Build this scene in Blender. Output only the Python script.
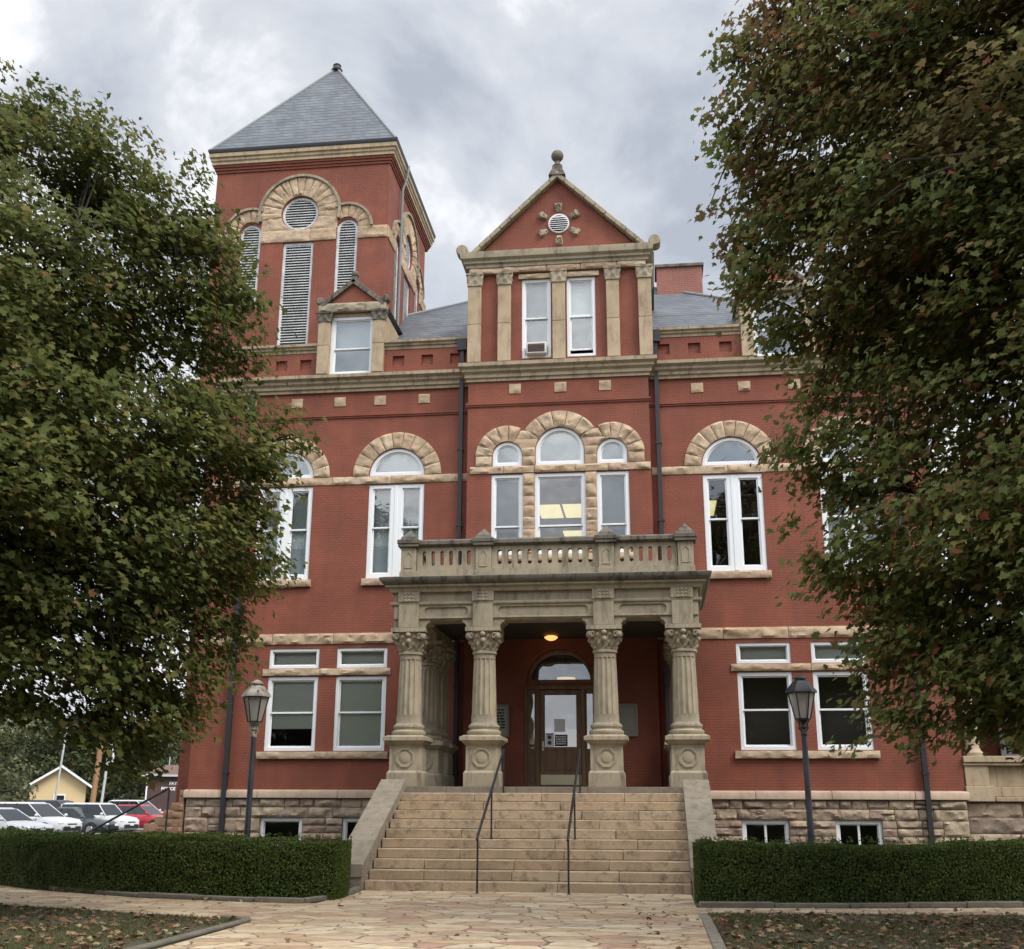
import bpy, math, random
import numpy as np
from mathutils import Vector, Matrix, noise
from mathutils.geometry import delaunay_2d_cdt

random.seed(7)
rng = np.random.default_rng(7)
scene = bpy.context.scene
for o in list(bpy.data.objects):
    bpy.data.objects.remove(o)
COL = scene.collection
PI = math.pi
rad = math.radians

# ------------------------------------------------------------------ camera
CAM = np.array([2.51, -31.13, 1.6])
FPX = 1122.0
_p, _r, _y = rad(16.42), rad(.22), rad(-7.06)
FW = np.array([math.sin(_y) * math.cos(_p), math.cos(_y) * math.cos(_p), math.sin(_p)])
_ri = np.array([math.cos(_y), -math.sin(_y), 0.0])
_up = np.cross(_ri, FW)
RI = _ri * math.cos(_r) + _up * math.sin(_r)
UP = -_ri * math.sin(_r) + _up * math.cos(_r)
cd = bpy.data.cameras.new('camera')
cd.sensor_fit = 'HORIZONTAL'
cd.sensor_width = 36.0
cd.lens = FPX / 1024 * 36
cd.clip_end = 2000
cam = bpy.data.objects.new('camera', cd)
COL.objects.link(cam)
mw = Matrix.Identity(4)
for i in range(3):
    mw[i][0], mw[i][1], mw[i][2], mw[i][3] = RI[i], UP[i], -FW[i], CAM[i]
cam.matrix_world = mw
scene.camera = cam


def survey(px, py, Y):
    """where the sight line of a photo point meets the plane at depth Y (used to plan crowns)"""
    d = FW + RI * (px - 512) / FPX + UP * (474.5 - py) / FPX
    return CAM + d * ((Y - CAM[1]) / d[1])


# ------------------------------------------------------------------ world, sun, exposure
SUN_EL, SUN_AZ = 50, 122        # azimuth clockwise from +Y (the way the photo looks)
W = bpy.data.worlds.new('World')
scene.world = W
W.use_nodes = True
nt = W.node_tree
nt.nodes.clear()


def N(t, kind, **kw):
    n = t.nodes.new(kind)
    for k, v in kw.items():
        if k.startswith('i_'):
            n.inputs[k[2:].replace('_', ' ')].default_value = v
        else:
            setattr(n, k, v)
    return n


def build_world():
    L = nt.links.new
    out = N(nt, 'ShaderNodeOutputWorld')
    sky = N(nt, 'ShaderNodeTexSky', sky_type='NISHITA', sun_disc=False,
            sun_elevation=rad(SUN_EL), sun_rotation=rad(SUN_AZ))
    bs = N(nt, 'ShaderNodeBackground', i_Strength=0.11)
    L(sky.outputs[0], bs.inputs['Color'])
    tc = N(nt, 'ShaderNodeTexCoord')
    sep = N(nt, 'ShaderNodeSeparateXYZ')
    L(tc.outputs['Generated'], sep.inputs[0])
    zz = N(nt, 'ShaderNodeMath', operation='MAXIMUM')
    L(sep.outputs['Z'], zz.inputs[0]); zz.inputs[1].default_value = 0.0
    za = N(nt, 'ShaderNodeMath', operation='ADD')
    L(zz.outputs[0], za.inputs[0]); za.inputs[1].default_value = 0.75
    dx = N(nt, 'ShaderNodeMath', operation='DIVIDE')
    dy = N(nt, 'ShaderNodeMath', operation='DIVIDE')
    L(sep.outputs['X'], dx.inputs[0]); L(za.outputs[0], dx.inputs[1])
    L(sep.outputs['Y'], dy.inputs[0]); L(za.outputs[0], dy.inputs[1])
    cmb = N(nt, 'ShaderNodeCombineXYZ')
    L(dx.outputs[0], cmb.inputs[0]); L(dy.outputs[0], cmb.inputs[1])
    cmb.inputs[2].default_value = 3.7
    n1 = N(nt, 'ShaderNodeTexNoise', i_Scale=6.8, i_Detail=9.0, i_Roughness=0.57, i_Distortion=0.25)
    L(cmb.outputs[0], n1.inputs['Vector'])
    n2 = N(nt, 'ShaderNodeTexNoise', i_Scale=2.2, i_Detail=3.0)
    L(cmb.outputs[0], n2.inputs['Vector'])
    mx = N(nt, 'ShaderNodeMath', operation='MULTIPLY_ADD')
    L(n2.outputs[0], mx.inputs[0]); mx.inputs[1].default_value = 0.5
    L(n1.outputs[0], mx.inputs[2])
    rp = N(nt, 'ShaderNodeValToRGB')
    e = rp.color_ramp.elements
    e[0].position = 0.58; e[0].color = (0.40, 0.43, 0.49, 1)
    e[1].position = 0.87; e[1].color = (0.88, 0.885, 0.90, 1)
    k = rp.color_ramp.elements.new(0.68); k.color = (0.52, 0.55, 0.60, 1)
    k = rp.color_ramp.elements.new(0.78); k.color = (0.62, 0.64, 0.675, 1)
    L(mx.outputs[0], rp.inputs[0])
    # the overcast is brighter towards the hidden sun, behind the photographer
    br = N(nt, 'ShaderNodeMapRange')
    br.inputs['From Min'].default_value = 0.35; br.inputs['From Max'].default_value = -0.7
    br.inputs['To Min'].default_value = 0.0; br.inputs['To Max'].default_value = 1.0
    L(sep.outputs['Y'], br.inputs['Value'])
    # ... and, as under any overcast, brighter overhead than near the horizon
    gz = N(nt, 'ShaderNodeMath', operation='MULTIPLY_ADD')
    L(zz.outputs[0], gz.inputs[0]); gz.inputs[1].default_value = 3.6; gz.inputs[2].default_value = -0.25
    gt = N(nt, 'ShaderNodeMath', operation='MULTIPLY_ADD')
    L(br.outputs[0], gt.inputs[0]); L(gz.outputs[0], gt.inputs[1]); gt.inputs[2].default_value = 1.0
    bc = N(nt, 'ShaderNodeBackground')
    L(rp.outputs[0], bc.inputs['Color'])
    L(gt.outputs[0], bc.inputs['Strength'])
    mix = N(nt, 'ShaderNodeMixShader')
    mix.inputs[0].default_value = 0.88
    L(bs.outputs[0], mix.inputs[1]); L(bc.outputs[0], mix.inputs[2])
    L(mix.outputs[0], out.inputs['Surface'])


build_world()
sd = bpy.data.lights.new('sun', 'SUN')
sd.energy = 2.3
sd.angle = rad(25)
sd.color = (1.0, 0.95, 0.88)
sun = bpy.data.objects.new('sun', sd)
COL.objects.link(sun)
sdir = Vector((math.sin(rad(SUN_AZ)) * math.cos(rad(SUN_EL)), math.cos(rad(SUN_AZ)) * math.cos(rad(SUN_EL)), math.sin(rad(SUN_EL))))
sun.rotation_euler = sdir.to_track_quat('Z', 'Y').to_euler()
scene.view_settings.view_transform = 'Standard'
scene.view_settings.look = 'None'
scene.view_settings.exposure = 0.40
scene.view_settings.gamma = 1
scene.view_settings.use_curve_mapping = False
scene.render.engine = 'CYCLES'
scene.cycles.max_bounces = 8
scene.cycles.transparent_max_bounces = 16

# ------------------------------------------------------------------ materials
MATS = {}


class Mat:
    def __init__(s, name, color=(.5, .5, .5), rough=.8, metal=0.0, spec=.5):
        s.m = bpy.data.materials.new(name)
        s.m.use_nodes = True
        s.t = s.m.node_tree
        s.b = s.t.nodes['Principled BSDF']
        s.b.inputs['Base Color'].default_value = (*color, 1)
        s.b.inputs['Roughness'].default_value = rough
        s.b.inputs['Metallic'].default_value = metal
        s.b.inputs['Specular IOR Level'].default_value = spec
        MATS[name] = s.m
        s._co = None
        s.h = None

    def L(s, a, b):
        s.t.links.new(a, b)

    def co(s):
        if s._co is None:
            s._co = N(s.t, 'ShaderNodeTexCoord').outputs['Object']
        return s._co

    def noise(s, scale, detail=4, rough=.55, vec=None, stretch=None, dist=0):
        v = vec or s.co()
        if stretch:
            mp = N(s.t, 'ShaderNodeMapping')
            mp.inputs['Scale'].default_value = stretch
            s.L(v, mp.inputs['Vector']); v = mp.outputs[0]
        n = N(s.t, 'ShaderNodeTexNoise', i_Scale=scale, i_Detail=detail, i_Roughness=rough, i_Distortion=dist)
        s.L(v, n.inputs['Vector'])
        return n.outputs[0]

    def ramp(s, fac, stops):
        r = N(s.t, 'ShaderNodeValToRGB')
        e = r.color_ramp.elements
        e[0].position, e[0].color = stops[0][0], (*stops[0][1], 1)
        e[1].position, e[1].color = stops[-1][0], (*stops[-1][1], 1)
        for p, c in stops[1:-1]:
            k = e.new(p); k.color = (*c, 1)
        s.L(fac, r.inputs[0])
        return r.outputs[0]

    def mix(s, fac, a, b, mode='MIX'):
        n = N(s.t, 'ShaderNodeMix', data_type='RGBA', blend_type=mode)
        for sock, v in ((n.inputs['Factor'], fac), (n.inputs['A'], a), (n.inputs['B'], b)):
            if isinstance(v, (int, float)):
                sock.default_value = v
            elif isinstance(v, tuple):
                sock.default_value = (*v, 1)
            else:
                s.L(v, sock)
        return n.outputs['Result']

    def island(s):
        return N(s.t, 'ShaderNodeNewGeometry').outputs['Random Per Island']

    def color(s, sock):
        s.L(sock, s.b.inputs['Base Color']); return s

    def bump(s, sock, strength=.4, dist=.02):
        b = N(s.t, 'ShaderNodeBump', i_Strength=strength, i_Distance=dist)
        s.L(sock, b.inputs['Height'])
        if s.h is not None:
            s.L(s.h, b.inputs['Normal'])
        s.h = b.outputs[0]
        s.L(s.h, s.b.inputs['Normal'])
        return s

    def facade_vec(s):
        sp = N(s.t, 'ShaderNodeSeparateXYZ'); s.L(s.co(), sp.inputs[0])
        ad = N(s.t, 'ShaderNodeMath', operation='ADD')
        s.L(sp.outputs['X'], ad.inputs[0]); s.L(sp.outputs['Y'], ad.inputs[1])
        c = N(s.t, 'ShaderNodeCombineXYZ')
        s.L(ad.outputs[0], c.inputs[0]); s.L(sp.outputs['Z'], c.inputs[1])
        return c.outputs[0]


def brick_mat(name, c1, c2, mortar, vary=.5, msize=.009, bw=.21, rh=.072):
    m = Mat(name, rough=.75)
    v = m.facade_vec()
    b = N(m.t, 'ShaderNodeTexBrick', i_Scale=1.0)
    b.inputs['Brick Width'].default_value = bw
    b.inputs['Row Height'].default_value = rh
    b.inputs['Mortar Size'].default_value = msize
    b.inputs['Mortar Smooth'].default_value = .3
    b.inputs['Color1'].default_value = (*c1, 1)
    b.inputs['Color2'].default_value = (*c2, 1)
    b.inputs['Mortar'].default_value = (*mortar, 1)
    m.L(v, b.inputs['Vector'])
    n = m.noise(.9, 5, .6)
    n2 = m.noise(3.2, 4, .65, stretch=(1, 1, .12))
    c = m.mix(.55, b.outputs['Color'], m.ramp(n, [(.28, tuple(x * .62 for x in c1)), (.5, c1), (.74, tuple(min(1, x * 1.32) for x in c2))]))
    c = m.mix(m.ramp(n2, [(.50, (0, 0, 0)), (.78, (.6, .6, .6))]), c, tuple(x * .58 + .012 for x in c1))
    m.color(c)
    m.bump(b.outputs['Fac'], .5, -.008)
    m.bump(m.noise(40, 3), .15, .01)
    return m.m


brick_mat('painted_brick', (.213, .058, .031), (.250, .070, .037), (.115, .034, .022))
brick_mat('chimney_brick', (.25, .075, .05), (.33, .11, .07), (.33, .26, .22), msize=.012)
brick_mat('brown_brick', (.060, .030, .026), (.085, .044, .036), (.12, .09, .08), msize=.01)


def stone_mat(name, cols, rough=.85, stain=.35, staincol=(.05, .045, .04), fine=25, bump=.35, sc=2.2, streak=True, joint=None):
    m = Mat(name, rough=rough, spec=.3)
    isl = m.island()
    base = m.ramp(isl, [(i / max(1, len(cols) - 1), c) for i, c in enumerate(cols)])
    n = m.noise(sc, 6, .62)
    base = m.mix(.55, base, m.ramp(n, [(.3, (.55, .53, .5)), (.5, (1, 1, 1)), (.75, (1.2, 1.17, 1.1))]), 'MULTIPLY')
    if joint:
        b = N(m.t, 'ShaderNodeTexBrick', i_Scale=1.0)
        b.inputs['Brick Width'].default_value = joint
        b.inputs['Row Height'].default_value = 40.0
        b.inputs['Mortar Size'].default_value = .008
        b.inputs['Mortar Smooth'].default_value = .4
        m.L(m.facade_vec(), b.inputs['Vector'])
        base = m.mix(m.mix(1.0, b.outputs['Fac'], (.75, .75, .75), 'MULTIPLY'), base, (.06, .05, .04))
        m.bump(b.outputs['Fac'], .4, -.01)
    if stain:
        s1 = m.noise(4.5, 6, .7, stretch=(1, 1, .22 if streak else 1))
        f = m.ramp(s1, [(.50, (0, 0, 0)), (.80, (stain * 2, stain * 2, stain * 2))])
        base = m.mix(f, base, staincol)
    m.color(base)
    m.bump(m.noise(fine, 5, .7), bump, .02)
    return m.m


SAND = [(.46, .33, .215), (.50, .375, .25), (.42, .30, .20), (.54, .42, .29), (.44, .31, .225)]
stone_mat('rough_sandstone', SAND, bump=.8, fine=14, stain=.22, streak=False)
stone_mat('dressed_sandstone', [(.42, .33, .22), (.40, .305, .195), (.45, .35, .24)], stain=.32, bump=.25, joint=1.75)
stone_mat('porch_stone', [(.325, .275, .195), (.36, .305, .218), (.295, .252, .182)], stain=.46, bump=.3)
stone_mat('weathered_stone', [(.13, .115, .092), (.17, .15, .12)], stain=.75, staincol=(.018, .018, .016), bump=.4, joint=1.4)
stone_mat('cornice_stone', [(.36, .29, .20), (.34, .27, .18)], stain=.5, bump=.3, joint=1.5)
stone_mat('ashlar_stone', [(.31, .225, .165), (.40, .31, .22), (.25, .185, .145), (.43, .345, .24), (.33, .23, .18), (.30, .245, .19)], bump=.9, fine=12, stain=.25, streak=False)
stone_mat('brown_stone', [(.27, .16, .10), (.30, .19, .12), (.24, .135, .09)], bump=.7, fine=12, stain=.2, streak=False)
stone_mat('water_table_stone', [(.44, .33, .25), (.47, .355, .265), (.42, .31, .24)], stain=.18, bump=.2)
stone_mat('step_stone', [(.40, .30, .195), (.44, .335, .22), (.36, .27, .175), (.46, .36, .25), (.38, .275, .185)], stain=.62, staincol=(.105, .08, .055), bump=.45, streak=False)
stone_mat('porch_paving', [(.17, .145, .115), (.20, .17, .135)], stain=.4, bump=.35, streak=False, joint=1.6)
stone_mat('cheek_stone', [(.25, .215, .165), (.225, .19, .145)], sc=5, stain=.4, staincol=(.09, .08, .062), bump=.55, fine=30, streak=False)
stone_mat('kerb_stone', [(.145, .13, .105), (.18, .16, .125), (.125, .115, .09)], stain=.35, bump=.5, streak=False)
stone_mat('mortar', [(.20, .165, .135), (.20, .165, .135)], stain=.2, streak=False)

Mat('white_paint', (.76, .78, .79), .45)
m = Mat('old_white_paint', (.62, .63, .62), .55)
m.color(m.ramp(m.noise(3, 5), [(.35, (.46, .47, .46)), (.6, (.68, .69, .69))]))
Mat('shadow_grey', (.04, .04, .042), .8)
Mat('interior_plaster', (.20, .195, .18), .9)
Mat('interior_dark', (.26, .235, .20), .9)
m = Mat('pale_blind', (.62, .65, .64), .8)
Mat('green_blind', (.78, .82, .76), .85)
Mat('grey_blind', (.40, .44, .46), .85)
m = Mat('dark_metal', (.022, .022, .025), .45, .3)
m.color(m.ramp(m.noise(6, 5), [(.35, (.016, .016, .018)), (.7, (.04, .04, .044))]))
m = Mat('downpipe_metal', (.03, .03, .034), .5, .2)
m = Mat('lamp_post_metal', (.045, .05, .062), .45, .4)
m.color(m.ramp(m.noise(5, 5, stretch=(1, 1, .3)), [(.4, (.030, .033, .042)), (.7, (.075, .08, .095))]))
m = Mat('faded_bronze', (.25, .22, .17), .55, .2)
m.color(m.ramp(m.noise(7, 5), [(.35, (.15, .135, .11)), (.65, (.34, .31, .25))]))
Mat('lamp_glass', (.42, .41, .38), .3)
Mat('frosted_bulb', (.6, .58, .52), .4)
m = Mat('door_wood', (.085, .045, .024), .5)
m.color(m.ramp(m.noise(9, 5, stretch=(1, 1, .08)), [(.3, (.12, .06, .03)), (.7, (.25, .14, .07))]))
Mat('dark_wood', (.05, .042, .032), .7)
Mat('brass', (.66, .58, .38), .4, .25)
Mat('paper', (.75, .76, .78), .8)
Mat('black_sign', (.012, .012, .014), .5)
Mat('plaque_metal', (.33, .33, .29), .6)
Mat('plaque_frame', (.24, .23, .20), .6)
Mat('ink', (.02, .02, .02), .7)
Mat('purple_ink', (.12, .05, .10), .7)
Mat('white_letter', (.82, .82, .80), .6)
m = Mat('utility_wood', (.40, .20, .08), .8)
m.color(m.ramp(m.noise(8, 5, stretch=(1, 1, .06)), [(.3, (.26, .14, .07)), (.7, (.38, .22, .11))]))
Mat('yellow_siding', (.60, .46, .25), .7)
Mat('brown_shingle', (.14, .085, .065), .9)
Mat('grey_trim', (.42, .43, .45), .6)
Mat('pipe_grey', (.22, .24, .24), .6)
Mat('pole_grey', (.50, .50, .48), .6)
Mat('car_white', (.58, .59, .60), .25)
Mat('car_dark', (.030, .036, .038), .25)
Mat('car_slate', (.055, .068, .072), .25)
Mat('car_red', (.40, .02, .03), .25)
Mat('car_glass', (.02, .025, .028), .08)
Mat('car_trim', (.015, .015, .016), .6)
Mat('tyre', (.015, .015, .015), .9)
Mat('rim', (.45, .46, .47), .35, .8)
Mat('headlight', (.60, .62, .65), .15)
m = Mat('air_unit', (.58, .57, .54), .6)
m = Mat('air_grille', (.10, .065, .055), .8)


def slate():
    m = Mat('slate', rough=.55)
    v = m.co()
    sp = N(m.t, 'ShaderNodeSeparateXYZ'); m.L(v, sp.inputs[0])
    ad = N(m.t, 'ShaderNodeMath', operation='ADD')
    m.L(sp.outputs['X'], ad.inputs[0]); m.L(sp.outputs['Y'], ad.inputs[1])
    c = N(m.t, 'ShaderNodeCombineXYZ')
    m.L(ad.outputs[0], c.inputs[0]); m.L(sp.outputs['Z'], c.inputs[1])
    b = N(m.t, 'ShaderNodeTexBrick', i_Scale=1.0)
    b.inputs['Brick Width'].default_value = .17
    b.inputs['Row Height'].default_value = .2
    b.inputs['Mortar Size'].default_value = .0
    b.inputs['Color1'].default_value = (.092, .104, .120, 1)
    b.inputs['Color2'].default_value = (.128, .141, .160, 1)
    b2 = N(m.t, 'ShaderNodeTexBrick', i_Scale=1.0)
    b2.inputs['Brick Width'].default_value = 90
    b2.inputs['Row Height'].default_value = .2
    b2.inputs['Mortar Size'].default_value = .016
    b2.inputs['Mortar Smooth'].default_value = .7
    wv = m.noise(2.5, 3)
    wd = N(m.t, 'ShaderNodeMath', operation='MULTIPLY_ADD'); m.L(wv, wd.inputs[0]); wd.inputs[1].default_value = .06; wd.inputs[2].default_value = -.03
    cx2 = N(m.t, 'ShaderNodeCombineXYZ'); m.L(wd.outputs[0], cx2.inputs[1])
    va = N(m.t, 'ShaderNodeVectorMath', operation='ADD'); m.L(c.outputs[0], va.inputs[0]); m.L(cx2.outputs[0], va.inputs[1])
    m.L(va.outputs[0], b2.inputs['Vector'])
    m.L(c.outputs[0], b.inputs['Vector'])
    n = m.noise(1.3, 5)
    cc = m.mix(b2.outputs['Fac'], b.outputs['Color'], (.040, .045, .053))
    m.color(m.mix(.6, cc, m.ramp(n, [(.3, (.68, .68, .72)), (.5, (1, 1, 1)), (.72, (1.4, 1.4, 1.34))]), 'MULTIPLY'))
    m.bump(b2.outputs['Fac'], .9, -.03)
    return m


slate()


def glass_mat(name, refl, tint=(.85, .9, .9), rough=.01):
    m = bpy.data.materials.new(name)
    m.use_nodes = True
    t = m.node_tree
    t.nodes.clear()
    out = N(t, 'ShaderNodeOutputMaterial')
    tr = N(t, 'ShaderNodeBsdfTransparent'); tr.inputs[0].default_value = (*tint, 1)
    gl = N(t, 'ShaderNodeBsdfGlossy'); gl.inputs['Roughness'].default_value = rough
    fr = N(t, 'ShaderNodeFresnel'); fr.inputs[0].default_value = 1.5
    ma = N(t, 'ShaderNodeMath', operation='MULTIPLY_ADD', use_clamp=True)
    t.links.new(fr.outputs[0], ma.inputs[0]); ma.inputs[1].default_value = 1.0; ma.inputs[2].default_value = refl
    # old panes are never quite flat
    co = N(t, 'ShaderNodeTexCoord'); nz = N(t, 'ShaderNodeTexNoise', i_Scale=1.6, i_Detail=1.0)
    t.links.new(co.outputs['Object'], nz.inputs['Vector'])
    bp = N(t, 'ShaderNodeBump', i_Strength=.12, i_Distance=.05)
    t.links.new(nz.outputs[0], bp.inputs['Height']); t.links.new(bp.outputs[0], gl.inputs['Normal'])
    mx = N(t, 'ShaderNodeMixShader')
    t.links.new(ma.outputs[0], mx.inputs[0]); t.links.new(tr.outputs[0], mx.inputs[1]); t.links.new(gl.outputs[0], mx.inputs[2])
    t.links.new(mx.outputs[0], out.inputs['Surface'])
    MATS[name] = m


glass_mat('window_glass', .19)
glass_mat('low_glass', .06, (.92, .94, .92))
glass_mat('door_glass', .42, (.7, .75, .75))


def emit_mat(name, col, s):
    m = Mat(name, col, .5)
    m.b.inputs['Emission Color'].default_value = (*col, 1)
    m.b.inputs['Emission Strength'].default_value = s


emit_mat('lamp_glow', (1.0, .42, .12), 1.3)
emit_mat('ceiling_panel_glow', (1.0, .84, .42), .8)
emit_mat('pendant_glow', (1.0, .62, .35), .9)


def leaf_mat(name, stops, red=None, trans=.48):
    m = Mat(name, rough=.6, spec=.12)
    c = m.ramp(m.island(), stops)
    n = m.noise(.55, 3)
    c = m.mix(.8, c, m.ramp(n, [(.35, (.8, .84, .78)), (.6, (1.15, 1.1, 1.0))]), 'MULTIPLY')
    if red:
        sp = N(m.t, 'ShaderNodeSeparateXYZ'); m.L(m.co(), sp.inputs[0])
        up = N(m.t, 'ShaderNodeMapRange')
        up.inputs['From Min'].default_value = 4.0; up.inputs['From Max'].default_value = 15.0
        m.L(sp.outputs['Z'], up.inputs['Value'])
        n2 = m.noise(.8, 4)
        mu = N(m.t, 'ShaderNodeMath', operation='MULTIPLY_ADD')
        m.L(up.outputs[0], mu.inputs[0]); mu.inputs[1].default_value = .24
        m.L(n2, mu.inputs[2])
        f = m.ramp(mu.outputs[0], [(.56, (0, 0, 0)), (.82, (.6, .6, .6))])
        c = m.mix(f, c, red)
    m.color(c)
    tr = N(m.t, 'ShaderNodeBsdfTranslucent'); m.L(c, tr.inputs[0])
    mx = N(m.t, 'ShaderNodeMixShader'); mx.inputs[0].default_value = trans
    out = m.t.nodes['Material Output']
    m.L(m.b.outputs[0], mx.inputs[1]); m.L(tr.outputs[0], mx.inputs[2])
    m.L(mx.outputs[0], out.inputs['Surface'])


leaf_mat('maple_leaf', [(0, (.075, .100, .031)), (.5, (.115, .136, .042)), (.85, (.175, .18, .06)), (.97, (.20, .165, .06)), (1, (.21, .12, .05))])
leaf_mat('red_maple_leaf', [(0, (.115, .158, .056)), (.5, (.17, .205, .072)), (.8, (.23, .24, .086)), (.95, (.23, .165, .07)), (1, (.25, .06, .045))], red=(.225, .095, .060))
leaf_mat('yew_leaf', [(0, (.038, .060, .016)), (.6, (.070, .104, .026)), (.95, (.115, .150, .038)), (1, (.12, .09, .04))], trans=.3)
leaf_mat('far_leaf', [(0, (.035, .050, .022)), (.6, (.055, .070, .032)), (1, (.085, .085, .04))], trans=.2)
leaf_mat('sage_leaf', [(0, (.09, .10, .055)), (.6, (.13, .145, .075)), (1, (.18, .18, .10))], trans=.25)
leaf_mat('grass_blade', [(0, (.055, .065, .022)), (.6, (.085, .09, .035)), (1, (.14, .12, .055))], trans=.2)
leaf_mat('fallen_leaf', [(0, (.10, .045, .030)), (.35, (.19, .10, .055)), (.7, (.27, .19, .11)), (.88, (.34, .27, .17)), (1, (.13, .03, .03))], trans=.1)
m = Mat('bark', (.06, .05, .04), .9)
m.color(m.ramp(m.noise(10, 6, stretch=(1, 1, .25)), [(.3, (.025, .021, .017)), (.7, (.085, .07, .055))]))
m.bump(m.noise(16, 5, stretch=(1, 1, .25)), .7, .03)
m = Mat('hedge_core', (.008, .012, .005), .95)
m = Mat('soil', (.06, .05, .032), .95)
n_ = m.noise(2.0, 7, .65)
m.color(m.mix(m.ramp(n_, [(.4, (0, 0, 0)), (.62, (1, 1, 1))]), (.058, .062, .026), m.ramp(m.noise(14, 5, .7), [(.35, (.05, .038, .024)), (.65, (.11, .085, .05))])))
m.bump(m.noise(18, 5, .7), .7, .04)
m = Mat('earth', (.07, .07, .035), .95)
m.color(m.ramp(m.noise(.35, 7, .65), [(.3, (.045, .055, .022)), (.55, (.07, .075, .03)), (.75, (.10, .085, .045))]))
m = Mat('asphalt', (.16, .16, .155), .9)
m.color(m.ramp(m.noise(1.2, 7, .7), [(.3, (.12, .12, .118)), (.7, (.20, .20, .195))]))
m = Mat('hill_wood', (.035, .045, .022), .95)
m.color(m.ramp(m.noise(.35, 7, .7), [(.3, (.02, .028, .014)), (.6, (.05, .055, .028)), (.8, (.075, .06, .035))]))
m.bump(m.noise(.6, 6, .7), 1, 1.0)


def flag_mat():
    m = Mat('flagstone', rough=.8, spec=.3)
    mp = N(m.t, 'ShaderNodeMapping'); m.L(m.co(), mp.inputs['Vector'])
    mp.inputs['Scale'].default_value = (1.75, 2.6, 1)
    nz = N(m.t, 'ShaderNodeTexNoise', i_Scale=1.6, i_Detail=3.0)
    m.L(mp.outputs[0], nz.inputs['Vector'])
    ad = N(m.t, 'ShaderNodeVectorMath', operation='MULTIPLY_ADD')
    m.L(nz.outputs['Color'], ad.inputs[0]); ad.inputs[1].default_value = (.45, .45, 0); m.L(mp.outputs[0], ad.inputs[2])
    ve = N(m.t, 'ShaderNodeTexVoronoi', feature='DISTANCE_TO_EDGE', voronoi_dimensions='2D', i_Scale=1.0, i_Randomness=1.0)
    vc = N(m.t, 'ShaderNodeTexVoronoi', feature='F1', voronoi_dimensions='2D', i_Scale=1.0, i_Randomness=1.0)
    m.L(ad.outputs[0], ve.inputs['Vector']); m.L(ad.outputs[0], vc.inputs['Vector'])
    sp = N(m.t, 'ShaderNodeSeparateColor'); m.L(vc.outputs['Color'], sp.inputs[0])
    c = m.ramp(sp.outputs[0], [(0, (.33, .225, .14)), (.2, (.46, .335, .205)), (.42, (.51, .41, .275)), (.6, (.37, .275, .18)), (.8, (.57, .47, .325)), (.9, (.37, .225, .16)), (1, (.44, .36, .25))])
    c = m.mix(.8, c, m.ramp(m.noise(3.0, 6, .65), [(.3, (.66, .62, .58)), (.5, (1, 1, 1)), (.72, (1.22, 1.2, 1.15))]), 'MULTIPLY')
    c = m.mix(m.ramp(m.noise(11, 6, .7), [(.52, (0, 0, 0)), (.75, (.5, .5, .5))]), c, (.22, .15, .095))
    j = m.ramp(ve.outputs['Distance'], [(.012, (1, 1, 1)), (.042, (0, 0, 0))])
    c = m.mix(j, c, (.13, .10, .068))
    m.bump(sp.outputs[1], .5, .03)
    m.color(c)
    m.bump(j, .5, -.02)
    m.bump(m.noise(9, 5, .7), .35, .03)


flag_mat()

# ------------------------------------------------------------------ mesh helpers


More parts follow.
